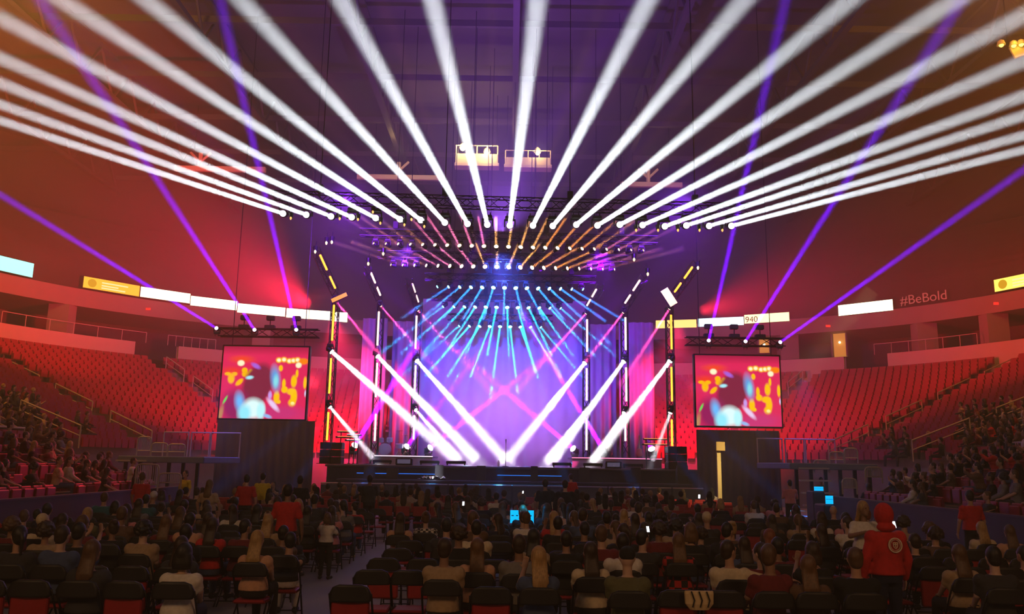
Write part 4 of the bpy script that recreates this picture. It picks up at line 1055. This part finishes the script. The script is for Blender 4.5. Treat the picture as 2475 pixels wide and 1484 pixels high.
def stand(name, head=(0, .01, 1.62), male=True, turn=0, hands=None):
    hands = hands or [((-.27, -.01, 1.10), (-.27, .08, .86), (0, .15, -1), (-1, 0, 0)), ((.27, -.01, 1.10), (.27, .08, .86), (0, .15, -1), (1, 0, 0))]
    pose(name, .95, 0, head, hands, stlegs, male=male, turn=turn, standing=True)
stand('stand_man'); stand('stand_woman', (0, .01, 1.53), False)
stand('stand_hands_front', (0, .02, 1.60), True, 25, [((-.25, .05, 1.10), (-.06, .26, 1.12), (1, .3, .2), (0, 0, 1)), ((.25, .05, 1.10), (.08, .28, 1.08), (-1, .3, .2), (0, 0, 1))])
stand('stand_arms_up', (0, .02, 1.54), False, 20, [((-.27, .12, 1.22), (-.12, .25, 1.42), (.2, .2, 1), (0, 1, 0)), ((.27, .1, 1.12), (.10, .28, 1.2), (-.8, .5, .3), (0, 0, 1))])
# hair, built round the head centre
HAIR = {}
def hair(name, f, vox=.012):
    m = MB(); f(m); HAIR[name] = remeshed(m, 'hair', M_HAIR, vox, 1)
def cap_(m, g=1.0):
    m.ball((0, -.018, .022), (.086 * g, .096 * g, .112 * g), 18, 12); m.ball((0, -.045, -.03), (.075 * g, .062 * g, .075 * g), 14, 10)
hair('short', lambda m: cap_(m))
def _long(m, z=-.30, w=.085):
    cap_(m, 1.03); m.loft([((0, -.05, .03), .08, .045), ((0, -.062, -.07), .088, .042), ((0, -.10, -.15), w + .004, .030), ((.002, -.130, -.22), w + .006, .020), ((.0, -.135, z + .03), w, .014), ((.0, -.135, z), w * .8, .010)], 18)
    rs = random.Random(5)
    for i in range(17):
        x = -.088 + .176 * i / 16; m.tube((x * .85, -.07, -.04), (x * 1.1 + rs.uniform(-.015, .015), -.14 + abs(x) * .3, z + rs.uniform(-.05, .05)), .012, .004, 6)
hair('long', _long)
hair('longer', lambda m: _long(m, -.37, .09))
def _bob(m):
    cap_(m, 1.08); m.loft([((0, -.04, .02), .098, .07), ((0, -.045, -.08), .112, .075), ((0, -.05, -.15), .10, .06)], 16)
hair('bob', _bob)
hair('bun', lambda m: (cap_(m), m.ball((0, -.10, .09), .042, 10, 8)))
def _tail(m): cap_(m); m.tube((0, -.1, .04), (0, -.14, -.02), .03, .03, 8); m.tube((0, -.14, -.02), (0, -.13, -.25), .03, .01, 8)
hair('ponytail', _tail)
def _curly(m):
    rs = random.Random(2); m.ball((0, -.02, .02), (.11, .115, .12), 14, 10)
    for i in range(60):
        a = rs.uniform(0, 6.28); z = rs.uniform(-.6, 1); r = math.sqrt(1 - min(1, z * z)); y = math.sin(a) * r
        if y > .55 and z < .5: continue
        m.ball((math.cos(a) * r * .11, -.03 + y * .105, z * .12), rs.uniform(.02, .034), 7, 5)
hair('curly', _curly)
mcap = MB(); mcap.ball((0, -.008, .04), (.089, .103, .088), 18, 10); mcap.bev((-.06, .07, .045), (.06, .17, .057), .005); CAPM = remeshed(mcap, 'baseball_cap', M_FAB, .009, 1)
mb_ = MB(); mb_.ball((0, -.01, .035), (.09, .105, .10), 18, 12); BEAN = remeshed(mb_, 'beanie', M_FAB, .01, 1)
mb_ = MB(); mb_.ball((0, -.015, .01), (.115, .12, .145), 18, 12); mb_.ball((0, -.05, -.14), (.12, .09, .06), 14, 8); HOOD = remeshed(mb_, 'hood', M_FAB, .012, 2)
me_ = MB(); me_.ball((-.03, .083, .012), (.011, .007, .007), 8, 6); me_.ball((.03, .083, .012), (.011, .007, .007), 8, 6); EYES = me_.mesh('eye', M_SKIN, True)
SKIN = [(.48, .28, .19), (.55, .34, .24), (.38, .21, .13), (.28, .15, .09), (.6, .4, .3)]
HC = dict(black=(.012, .009, .008), darkbrown=(.035, .018, .01), brown=(.10, .05, .022), lightbrown=(.14, .07, .028), blond=(.42, .26, .10), auburn=(.22, .06, .02), grey=(.4, .38, .36), white=(.65, .6, .52))
COL = dict(black=(.012, .012, .014), charcoal=(.035, .035, .04), navy=(.012, .016, .05), white=(.75, .72, .68), cream=(.68, .58, .40), grey=(.20, .19, .18), tan=(.42, .30, .18), red=(.55, .02, .02), maroon=(.16, .015, .02), brown=(.13, .07, .04), denim=(.06, .09, .18), pink=(.65, .25, .28), yellow=(.75, .6, .04), olive=(.12, .12, .05), peach=(.62, .35, .22), teal=(.02, .12, .13))
def person(ps, loc, rz, top, bottom, hr, hcol, label, group=None, skin=0, jacket=False, hat=None, hatcol='black', cat='person', detail=True, s=1.0, name='person'):
    P = POSES[ps]
    t = thing(name, label, cat, loc, rz, group); t.scale = (s, s, s)
    put('body', P['body'], t, color=SKIN[skin])
    o = put('jacket' if jacket else 'shirt', P['jacket' if jacket else 'shirt'], t, color=COL[top])
    put('trousers', P['trousers'], t, color=COL[bottom])
    if detail: put('shoe', P['shoes'], t, color=COL['charcoal'])
    hr_rot = (0, 0, R(P['turn']))
    if hr: put('hair', HAIR[hr], t, P['head'], hr_rot, HC[hcol])
    if hat == 'cap': put('baseball_cap', CAPM, t, P['head'], hr_rot, COL[hatcol])
    elif hat == 'beanie': put('beanie', BEAN, t, P['head'], hr_rot, COL[hatcol])
    elif hat == 'hood': put('hood', HOOD, t, P['head'], hr_rot, COL[hatcol])
    if detail: put('eyes', EYES, t, P['head'], hr_rot)
    return t

# ------------------------------------------------------------------ folding chairs of the floor
def chair_parts():
    m = MB(); n = 12; vs = []
    for k, (z, w) in enumerate(((.70, .21), (.72, .225), (.79, .222), (.85, .19), (.88, .12))):
        for i in range(n + 1):
            x = -w + 2 * w * i / n; vs.append((x, -.20 - .035 * (1 - (x / .23) ** 2), z))
    k = len(vs); vs += [(x, y + .03, z) for x, y, z in vs]
    fs = []
    for a in range(4):
        for i in range(n):
            p = a * (n + 1) + i; fs.append((p, p + 1, p + n + 2, p + n + 1)); fs.append((k + p, k + p + n + 1, k + p + n + 2, k + p + 1))
    for i in range(n): fs.append((i, k + i, k + i + 1, i + 1)); p = 4 * (n + 1) + i; fs.append((p, p + 1, k + p + 1, k + p))
    for a in range(4):
        p = a * (n + 1); fs.append((p, p + n + 1, k + p + n + 1, k + p)); p += n; fs.append((p, k + p, k + p + n + 1, p + n + 1))
    m.add(vs, fs); back = m.mesh('backrest', M_BLACK, True)
    m = MB(); m.bev((-.205, -.17, .36), (.205, .22, .405), .02); seat = m.mesh('seat', M_REDPAD)
    m = MB(); m.bev((-.205, -.19, .34), (.205, -.14, .71), .02); up = m.mesh('seat', M_REDPAD)
    m = MB()
    for s_ in (-1, 1):
        m.path([(s_ * .225, .24, .0), (s_ * .225, .02, .42), (s_ * .225, -.19, .78)], .012, 6); m.path([(s_ * .215, -.26, .0), (s_ * .215, .16, .43)], .012, 6)
    m.tube((-.225, .20, .08), (.225, .20, .08), .009, n=6); m.tube((-.215, -.22, .08), (.215, -.22, .08), .009, n=6)
    frame = m.mesh('frame', M_MET, True); return back, seat, up, frame
CB, CS, CU, CF = chair_parts()
def chair(x, y, label, up=False, group='folding chairs on the floor', rz=0):
    t = thing('folding_chair', label, 'chair', (x, y, 0), rz, group)
    put('backrest', CB, t); put('seat', CU if up else CS, t); put('frame', CF, t); return t

# ------------------------------------------------------------------ the crowd on the floor
rnd = random.Random(21)
ROWY = [9.45, 10.7, 11.95, 13.2, 14.5, 15.8, 17.2, 18.6, 20.1, 21.7, 23.4, 25.1, 26.9, 28.8, 30.8, 32.8]
USED = []
def free(x, y, dx=.42, dy=.8): return all(abs(x - a) > dx or abs(y - b) > dy for a, b in USED)
def seat_at(px, py_head, headz=1.28):
    """plan position of someone whose head top is seen there"""
    p = atz(px, py_head, headz); return p.x, p.y
# people one can single out: (pose, px, py of head top, top, bottom, hair, colour, label, options)
SP = [
 ('sit_man', 1075, 1302, 'tan', 'charcoal', 'short', 'darkbrown', 'person in brown tan shirt with short hair, nearest row', {}),
 ('sit_woman', 1154, 1307, 'peach', 'charcoal', 'longer', 'lightbrown', 'person with long straight light brown hair, pale top, nearest row', {}),
 ('sit_man', 1255, 1294, 'grey', 'charcoal', 'short', 'darkbrown', 'broad person in grey collared shirt with short dark hair, nearest row', {}),
 ('sit_woman', 1428, 1312, 'cream', 'charcoal', 'longer', 'darkbrown', 'person in cream top with long dark hair, nearest row beside broad olive shirt', {}),
 ('sit_man', 1516, 1322, 'olive', 'charcoal', None, 'black', 'broad person in dark olive shirt and black cap, nearest row', dict(hat='cap')),
 ('sit_arm_out', 1762, 1308, 'cream', 'charcoal', 'short', 'darkbrown', 'person in cream shirt turned to the side with right arm stretched out', {}),
 ('sit_woman_look', 1838, 1326, 'maroon', 'black', 'longer', 'darkbrown', 'person with long dark hair beside the outstretched arm', {}),
 ('sit_woman', 1640, 1290, 'red', 'denim', 'longer', 'lightbrown', 'person in red and black plaid shirt', dict(plaid=True)),
 ('sit_man', 1080, 1252, 'charcoal', 'black', 'short', 'black', 'dark shirted person with short black hair behind the tan shirt', {}),
 ('sit_man', 1152, 1258, 'cream', 'black', 'short', 'black', 'person in cream tee shirt with short black hair behind the long-haired one', {}),
 ('sit_man', 1505, 1290, 'white', 'black', 'short', 'black', 'person in white shirt behind the black cap', {}),
 ('sit_woman', 968, 1240, 'peach', 'black', 'long', 'darkbrown', 'person in pale pink top at the aisle end of right block', {}),
 ('sit_woman', 1030, 1238, 'white', 'black', 'bun', 'brown', 'person in black and white checked shirt near the aisle', dict(check=True)),
 ('sit_man', 1200, 1190, 'white', 'black', 'short', 'black', 'person in white shirt leaning in a chair right of centre gap', {}),
 ('sit_woman_look', 1478, 1178, 'white', 'denim', 'long', 'darkbrown', 'person in white top with long dark hair turning sideways', {}),
 ('sit_man', 1530, 1206, 'white', 'black', 'short', 'black', 'person in pale shirt with short black hair right of the turning one', {}),
 ('sit_man', 1708, 1238, 'charcoal', 'black', None, 'white', 'person with pale cream beanie in the right block', dict(hat='beanie', hatcol='cream')),
 ('sit_man', 1822, 1210, 'white', 'black', 'short', 'brown', 'person in white shirt before the right screen drape', {}),
 ('sit_woman', 1860, 1280, 'maroon', 'black', 'long', 'auburn', 'person with long auburn hair and maroon top holding a paper', {}),
 ('sit_man', 2014, 1222, 'black', 'black', None, 'black', 'bald person in black jacket right of the block', dict(jacket=True)),
 ('stand_arms_up', 2085, 1212, 'white', 'black', 'long', 'blond', 'standing blond person in white top with raised hands, facing the camera', dict(rz=180)),
 ('stand_man', 2134, 1222, 'red', 'navy', None, 'black', 'person standing in red hooded jacket with round emblem on back', dict(jacket=True, hat='hood', hatcol='red', emblem=True)),
 ('sit_woman', 648, 1244, 'tan', 'black', 'longer', 'blond', 'person with long blond hair behind the pink orange top', {}),
 ('sit_woman', 622, 1284, 'peach', 'black', 'long', 'blond', 'person in pink orange top with wavy blond hair, left block', {}),
 ('sit_bent', 698, 1290, 'black', 'white', 'short', 'black', 'person in black with white trousers bending at the left aisle', {}),
 ('stand_arms_up', 792, 1240, 'white', 'black', 'bob', 'brown', 'person with joined raised hands at end of the left block', dict(sc=.72)),
 ('sit_woman', 402, 1246, 'maroon', 'black', 'longer', 'lightbrown', 'person with long light brown hair beside the tan back, left block', {}),
 ('sit_man', 460, 1240, 'peach', 'black', 'short', 'black', 'person in peach shirt leaning right with dark hair, left block', {}),
 ('sit_woman', 450, 1268, 'black', 'black', 'short', 'black', 'person in black sitting before the peach shirt, left block', {}),
 ('sit_woman', 102, 1243, 'cream', 'black', None, 'grey', 'person with cream knitted beanie at the left', dict(hat='beanie', hatcol='cream')),
 ('sit_woman', 112, 1262, 'tan', 'black', 'curly', 'darkbrown', 'person with large curly dark hair and tan top at the left', {}),
 ('sit_woman', 30, 1250, 'maroon', 'black', 'curly', 'brown', 'person with curly brown hair at the far left of floor', {}),
 ('sit_woman', 212, 1228, 'olive', 'black', 'longer', 'blond', 'person with long blond hair over dark green top, left block', {}),
 ('sit_man', 192, 1264, 'black', 'black', 'short', 'black', 'person in black with short hair left of the tan jacket', {}),
 ('sit_man', 372, 1188, 'black', 'black', None, 'white', 'person with white beanie in the far left block', dict(hat='beanie', hatcol='white')),
 ('sit_woman', 2318, 1318, 'tan', 'black', 'long', 'brown', 'person in tan top with long hair at the right edge block', {}),
 ('sit_man', 2400, 1322, 'charcoal', 'black', 'short', 'black', 'dark person beside the tan top, right edge block', {}),
 ('sit_woman', 2372, 1262, 'cream', 'black', 'longer', 'blond', 'person with blond hair and cream top, right edge block', {}),
 ('sit_woman', 2440, 1270, 'peach', 'black', 'longer', 'brown', 'person in peach top at the far right of the floor', {}),
 ('stand_man', 1318, 1158, 'black', 'black', 'short', 'black', 'tall person standing in black before stage centre', {}),
 ('stand_man', 1366, 1160, 'black', 'black', 'short', 'black', 'standing person in black jacket right of the tall one', dict(jacket=True)),
 ('stand_man', 1380, 1146, 'red', 'black', 'short', 'black', 'standing person in red shirt before the stage', {}),
 ('stand_hands_front', 1908, 1160, 'pink', 'black', 'short', 'black', 'person in pale pink shirt standing by the right platform', {}),
 ('stand_man', 1984, 1154, 'yellow', 'black', 'short', 'black', 'guard in yellow shirt standing below the right platform', dict(rz=180)),
 ('stand_man', 1792, 1145, 'yellow', 'black', 'short', 'black', 'guard in yellow shirt before the right masking drape', {}),
 ('stand_man', 1764, 1142, 'white', 'black', 'short', 'grey', 'person in white shirt beside the yellow guard at right drape', {}),
 ('stand_man', 450, 1137, 'yellow', 'black', 'short', 'darkbrown', 'guard in yellow vest beside the left barricade', dict(rz=150)),
 ('stand_man', 637, 1143, 'yellow', 'black', 'short', 'black', 'guard in yellow vest before the left masking drape', {}),
 ('stand_man', 598, 1147, 'red', 'black', 'short', 'black', 'person in red shirt standing left of the yellow vest', {}),
 ('stand_man', 346, 1142, 'red', 'black', 'short', 'brown', 'person in red shirt standing before the left barricade', {}),
 ('stand_man', 274, 1116, 'grey', 'black', 'short', 'black', 'person in grey shirt standing at the end of left wall', {}),
 ('stand_hands_front', 300, 1135, 'black', 'denim', 'ponytail', 'black', 'person in black with ponytail standing by the left wall end', {}),
 ('stand_woman', 508, 1160, 'tan', 'black', 'long', 'lightbrown', 'person in brown top standing in the left block', {}),
 ('stand_man', 698, 1172, 'red', 'black', 'short', 'black', 'person in bright red shirt standing in the left block', {}),
 ('stand_man', 895, 1148, 'charcoal', 'black', 'short', 'black', 'dark person standing before the left stage edge', {}),
 ('stand_man', 727, 1150, 'black', 'black', 'short', 'black', 'slim dark person standing near the left speaker stack', {}),
 ('stand_woman', 2098, 1168, 'black', 'black', 'long', 'black', 'person with long black hair standing by right barricade', {}),
 ('stand_man', 2342, 1186, 'red', 'black', 'short', 'black', 'person in red shirt standing at the right wall reaching up', {}),
]
person('stand_man', (at(1469, 1070, 49.6).x, 49.5, SZ), R(160), 'charcoal', 'black', None, 'black', 'person in dark clothes and cap standing on the stage behind right riser', None, 1, True, 'cap')
def emblem(t, z):
    m = MB(); arc_strip(m, 0, 0, .075, .088, 0, 360, 1, 1.0, -.0, 28); arc_strip(m, 0, 0, .060, .064, 0, 360, 1, 1, 0, 24)
    [m.tube((a, 0, b), (c, 0, d), .006, n=5) for a, b, c, d in ((-.03, .03, .03, .03), (-.03, .03, -.022, -.02), (.03, .03, .022, -.02), (-.022, -.02, 0, -.04), (.022, -.02, 0, -.04), (-.018, .01, .018, .01), (0, .03, 0, -.02))]
    return m.build('back_emblem', mat('emblem_white', (.8, .72, .6), .7), t, loc=(.03, -.172, z))
for ps, px, py, top, bot, hr, hcol, lab, op in SP:
    hz = {True: POSES[ps]['head'].z + .115}[True]
    sc = op.get('sc', 1.0)
    p = atz(px, py, hz * sc if sc != 1.0 else hz)
    x, y = p.x - POSES[ps]['head'].x, p.y
    while not free(x, y, .46, .56): y += .2; x = x * (y / (y - .2))
    rz = R(op.get('rz', rnd.uniform(-8, 8)))
    t = person(ps, (x, y, 0), rz, top, bot, hr, hcol, lab, None, rnd.randrange(5), op.get('jacket', False), op.get('hat'), op.get('hatcol', 'black'), 'person', True, sc)
    USED.append((x, y))
    if op.get('emblem'): emblem(t, 1.28)
    if op.get('plaid') or op.get('check'):
        sh = [c for c in t.children if c.name.startswith('shirt')][0]; me = sh.data.copy(); sh.data = me
        m_, nt = nt_new('plaid_cloth' if op.get('plaid') else 'checked_cloth'); bs = nt.nodes['Principled BSDF']; bs.inputs['Roughness'].default_value = .9
        tc = nt.nodes.new('ShaderNodeTexCoord'); ck = nt.nodes.new('ShaderNodeTexChecker'); ck.inputs['Scale'].default_value = 11 if op.get('plaid') else 20
        ck.inputs['Color1'].default_value = (.5, .02, .02, 1) if op.get('plaid') else (.75, .7, .62, 1); ck.inputs['Color2'].default_value = (.02, .015, .015, 1)
        nt.links.new(tc.outputs['Object'], ck.inputs['Vector']); nt.links.new(ck.outputs['Color'], bs.inputs['Base Color']); me.materials[0] = m_
    if ps.startswith('sit'): chair(x, y, 'folding chair under the ' + ' '.join(lab.split(',')[0].replace('person', 'sitter').split()[:11]), rz=rz * .3, group=None)
NCH = 0
TOPS = [('black', 26), ('charcoal', 14), ('navy', 8), ('maroon', 8), ('brown', 7), ('grey', 5), ('white', 5), ('tan', 5), ('peach', 4), ('red', 3), ('denim', 5), ('teal', 3), ('pink', 2)]
HCS = [('black', 10), ('darkbrown', 10), ('brown', 6), ('lightbrown', 3), ('blond', 3), ('auburn', 1)]
def wpick(l): return rnd.choices([a for a, _ in l], [b for _, b in l])[0]
far_chairs = MB(); crowd = MB()
CROWD_M = [mat('crowd_cloth_%d' % i, c, .9, 0, .2, 20) for i, c in enumerate([(.012, .012, .014), (.03, .03, .04), (.15, .015, .02), (.5, .45, .4), (.4, .28, .17), (.012, .009, .008), (.05, .025, .012), (.3, .18, .08)])]
def simple_sitter(x, y, z, rz):
    rot = Matrix.Rotation(rz, 3, 'Z'); g = lambda *p: rot @ Vector(p) + Vector((x, y, z))
    crowd.mi = 0; crowd.ball(g(0, .02, 1.17), (.08, .09, .115), 10, 8); crowd.tube(g(0, 0, 1.0), g(0, .02, 1.1), .05, .05, 8)
    top = rnd.choice([1, 1, 1, 2, 2, 3, 4, 5]); crowd.mi = top
    vs = MB(); vs.loft([((0, 0, .5), .17, .12), ((0, 0, .75), .14, .11), ((0, 0, .93), .2, .11), ((0, 0, 1.0), .12, .08), ((0, 0, 1.04), .06, .06)], 10)
    for s_ in (-1, 1): vs.tube((s_ * .17, 0, .95), (s_ * .19, .08, .72), .055, .045, 8); vs.tube((s_ * .19, .08, .72), (s_ * .1, .32, .62), .04, .03, 8)
    crowd.add([g(*v) for v in vs.v], vs.f)
    vs = MB(); crowd.mi = 1
    for s_ in (-1, 1): vs.tube((s_ * .09, 0, .51), (s_ * .11, .43, .5), .09, .07, 8); vs.tube((s_ * .11, .43, .5), (s_ * .11, .46, .03), .07, .05, 8)
    crowd.add([g(*v) for v in vs.v], vs.f)
    crowd.mi = rnd.choice([6, 6, 7, 7, 8]); vs = MB(); vs.ball((0, -.01, 1.2), (.09, .1, .11), 10, 8)
    if rnd.random() < .55: vs.loft([((0, -.04, 1.18), .095, .06), ((0, -.1, .95), .09, .035), ((0, -.11, .82), .04, .02)], 10)
    crowd.add([g(*v) for v in vs.v], vs.f)
HW = dict(short='short', long='long', longer='very long', bob='bobbed', bun='bunned', ponytail='ponytailed', curly='curly')
HN = dict(black='black', darkbrown='dark brown', brown='brown', lightbrown='light brown', blond='blond', auburn='auburn')
npl = 0; LAST = len(ROWY) - 1
def add_sitter(x, y, z, rz, where, grp, ps=None, detail=True):
    global npl
    male = rnd.random() < .42
    ps = ps or (rnd.choice(['sit_man', 'sit_man', 'sit_man_look', 'sit_bent']) if male else rnd.choice(['sit_woman', 'sit_woman', 'sit_woman_look', 'sit_phone']))
    hr = rnd.choice(['short', 'short', 'short', 'curly']) if male else rnd.choice(['long', 'longer', 'longer', 'bob', 'bun', 'ponytail'])
    hc_ = wpick(HCS[:3] if male else HCS); top = wpick(TOPS)
    npl += 1
    return person(ps, (x, y, z), rz, top, rnd.choice(['black', 'charcoal', 'navy', 'denim']), hr, hc_, 'person, %s %s hair, %s top, %s'.replace('very ', '' if 'up' in where else 'very ') % (HW[hr], HN[hc_], top, where), grp, rnd.randrange(5), rnd.random() < .25, detail=detail, s=rnd.uniform(.95, 1.05))
for r_, Y in enumerate(ROWY):
    xs = []
    x = -1.92
    while x < 7.8: xs.append((x + .25, 'right block')); x += .5
    x = -3.35
    while x > -9.6: xs.append((x - .25, 'left block')); x -= .5
    if r_ >= 11: xs += [(-3.1, 'aisle end'), (-2.6, 'aisle end'), (-2.1, 'aisle end')]
    ks = {}
    for x, blk in xs:
        if abs(x) > Y * .63 + .3: continue
        if blk == 'right block' and r_ < 9 and 4.0 < x < 5.0: continue        # aisle with the red hood
        if x > 5 and blk == 'right block': blk = 'right edge block'
        if r_ >= 13 and -.4 < x < .5: continue                                # gap before the stage
        k = ks.get(blk, 0); ks[blk] = k + 1
        if not free(x, Y, .50, .6): continue
        side = 'from the aisle'
        occ = .0 if (r_ == 0 and x < -.9) else (.5 if r_ == 0 else (.60 if r_ < 5 else .55))
        if blk == 'right block' and x < -.95 and r_ < 5: occ = .0
        if blk == 'right edge block': occ *= .55
        if blk == 'left block' and r_ == 0: occ = .45
        where = '%s row, %s seat, %s' % (ORD[r_], ordn(k), blk)
        dx = rnd.uniform(-.03, .03)
        sat = rnd.random() < occ
        if NCH < 262:
            chair(x + dx, Y, ('empty ' if not sat else '') + 'folding chair, ' + where, up=(not sat and (r_ == 0 or rnd.random() < .4)), rz=rnd.uniform(-.03, .03)); NCH += 1
        else:
            far_chairs.bev((x - .2, Y - .2, .36), (x + .2, Y + .2, .405), .02); far_chairs.bev((x - .2, Y - .24, .58), (x + .2, Y - .2, .86), .015)
        if sat and r_ >= 11: simple_sitter(x + dx, Y + .02, 0, R(rnd.uniform(-10, 10)))
        elif sat: add_sitter(x + dx, Y + .02, 0, R(rnd.uniform(-10, 10)), where, 'crowd seated on the floor', detail=r_ < 6)
o = far_chairs.build('folding_chairs', M_REDPAD); tag(o, 'rows of distant folding chairs among the crowd near the stage', 'chairs', kind='stuff')
# things on the chair backs of the nearest row
p = at(1690, 1452, 9.13)
t = thing('bag', 'cream handbag with dark straps hanging on a chair in the nearest row', 'bag', (p.x, 9.13, p.z - .09))
m = MB(); m.loft([((0, 0, 0), .10, .03), ((0, 0, .06), .15, .045), ((0, 0, .16), .155, .035), ((0, 0, .19), .15, .02)], 16); m.build('pouch', mat('cream_leather', (.68, .52, .28), .6), t)
for x in (-.08, 0, .08):
    m = MB(); m.path([(x, -.05, .03), (x + .02, -.052, .1), (x - .01, -.045, .19)], .008, 5); m.build('strap', M_BLACK, t)
# side stand crowds with individual seats
def stand_side(spots, sgn):
    side = 'left' if sgn < 0 else 'right'
    n = 0
    for x, y, z, k, j in spots:
        if abs(x) > .66 * y: continue
        rz = math.pi / 2 * (-sgn) * -1 if False else (R(-90) if sgn < 0 else R(90))
        where = '%s side stand, %s row up, %s seat' % (side, ORD[k], ordn(j))
        taken = rnd.random() < (.5 if 1 <= k <= 6 else .2)
        n += 1
        t = thing('stadium_seat', ('' if taken else 'empty ') + 'red stadium seat, ' + where, 'seat', (x, y, z), rz + math.pi, 'red seats of the %s side stand' % side)
        put('backrest', SB, t, (0, 0, 0)); put('seat', SP_ if taken else SF, t)
        if taken and npl + len(SP) >= 285: simple_sitter(x, y, z, R(-90) * (1 if sgn < 0 else -1) + R(28 if sgn < 0 else -28))
        elif taken:
            add_sitter(x, y, z, R(-90) * (1 if sgn < 0 else -1) + R(28 if sgn < 0 else -28) + R(rnd.uniform(-15, 15)), where, 'crowd in the %s side stand' % side, detail=False)
SP_ = SPM
stand_side(SPOTS_L, -1); stand_side(SPOTS_R, 1)
# spectators in the lower bowl near the picture edges, and the far crowd that is past counting
for i, (x, y, k, sd) in enumerate(BOWL):
    if i % 3 == 0 and npl + len(SP) < 299:
        add_sitter(x, y, row_z(k), R(-62) if sd == 'left' else R(62), '%s lower stand, %s row, %s along' % (sd, ORD[k], ordn(i // 3)), 'spectators in the %s lower stand' % sd, detail=False)
    else: simple_sitter(x, y, row_z(k), R(-62) if sd == 'left' else R(62))
o = crowd.build('crowd', [M_BODY] + CROWD_M, None, True); o.color = (*SKIN[0], 1); tag(o, 'distant seated crowd on the floor and in the lower stands', 'crowd', kind='stuff')
print('people', npl + len(SP), 'chairs', NCH)
# lit objects in the crowd
def phone(px, py, Y, label, em=(.9, .95, 1), es=3):
    p = at(px, py, Y); t = thing('mobile_phone', label, 'phone', p, R(rnd.uniform(-30, 30))); t.rotation_euler.x = R(-20)
    t.scale = (.6, .6, .6); m = MB(); m.bev((-.037, 0, -.075), (.037, .009, .075), .003); m.build('case', M_BLACK, t)
    m = MB(); m.box((-.033, -.003, -.068), (.033, -.0005, .068)); m.build('screen', mat('phone_glow', (0, 0, 0), .4, emit=em, es=es), t)
for px, py, Y, l in ((2161, 1268, 10.5, 'glowing phone beside the red hooded jacket'), (1566, 1279, 12.2, 'glowing phone in the right block behind the white shirt'), (1120, 1217, 17, 'small glowing phone right of the checked shirt'), (1690, 1200, 18, 'small glowing phone near the cream beanie'), (1264, 1190, 24, 'small glowing phone below the stage centre')):
    phone(px, py, Y, l)
# lit consoles
def console(px0, px1, py0, py1, Y, label):
    a = at(px0, py1, Y); b = at(px1, py1, Y); h = at(px0, py0, Y).z - a.z; w = b.x - a.x
    t = thing('console', label, 'mixing desk', (a.x, Y, 0))
    m = MB(); m.bev((-.05, 0, 0), (w + .05, .7, a.z - .02), .03); m.build('case', M_BLACK, t)
    m = MB(); m.box((0, -.01, a.z), (w, .01, a.z + h)); s_ = m.build('screen', mat('cyan_console', (0, 0, 0), .4, emit=(.0, .42, .9), es=1.5), t)
    m = MB()
    for i in range(5): m.box((w * .05 + w * .19 * i, -.02, a.z + h * .55), (w * .05 + w * .19 * i + w * .1, -.011, a.z + h * .62))
    m.build('fader_row', M_BLACK, s_)
    lamp('POINT', (a.x + w / 2, Y - .5, a.z + h + .2), 8, (0, .4, 1), None, .1)
console(1233, 1290, 1233, 1264, 19.0, 'bright cyan lit mixing console in the middle of the crowd')
console(1996, 2014, 1198, 1218, 21, 'small cyan lit console near the yellow guard')
console(1968, 1990, 1176, 1186, 30, 'small blue lit desk below the right platform')
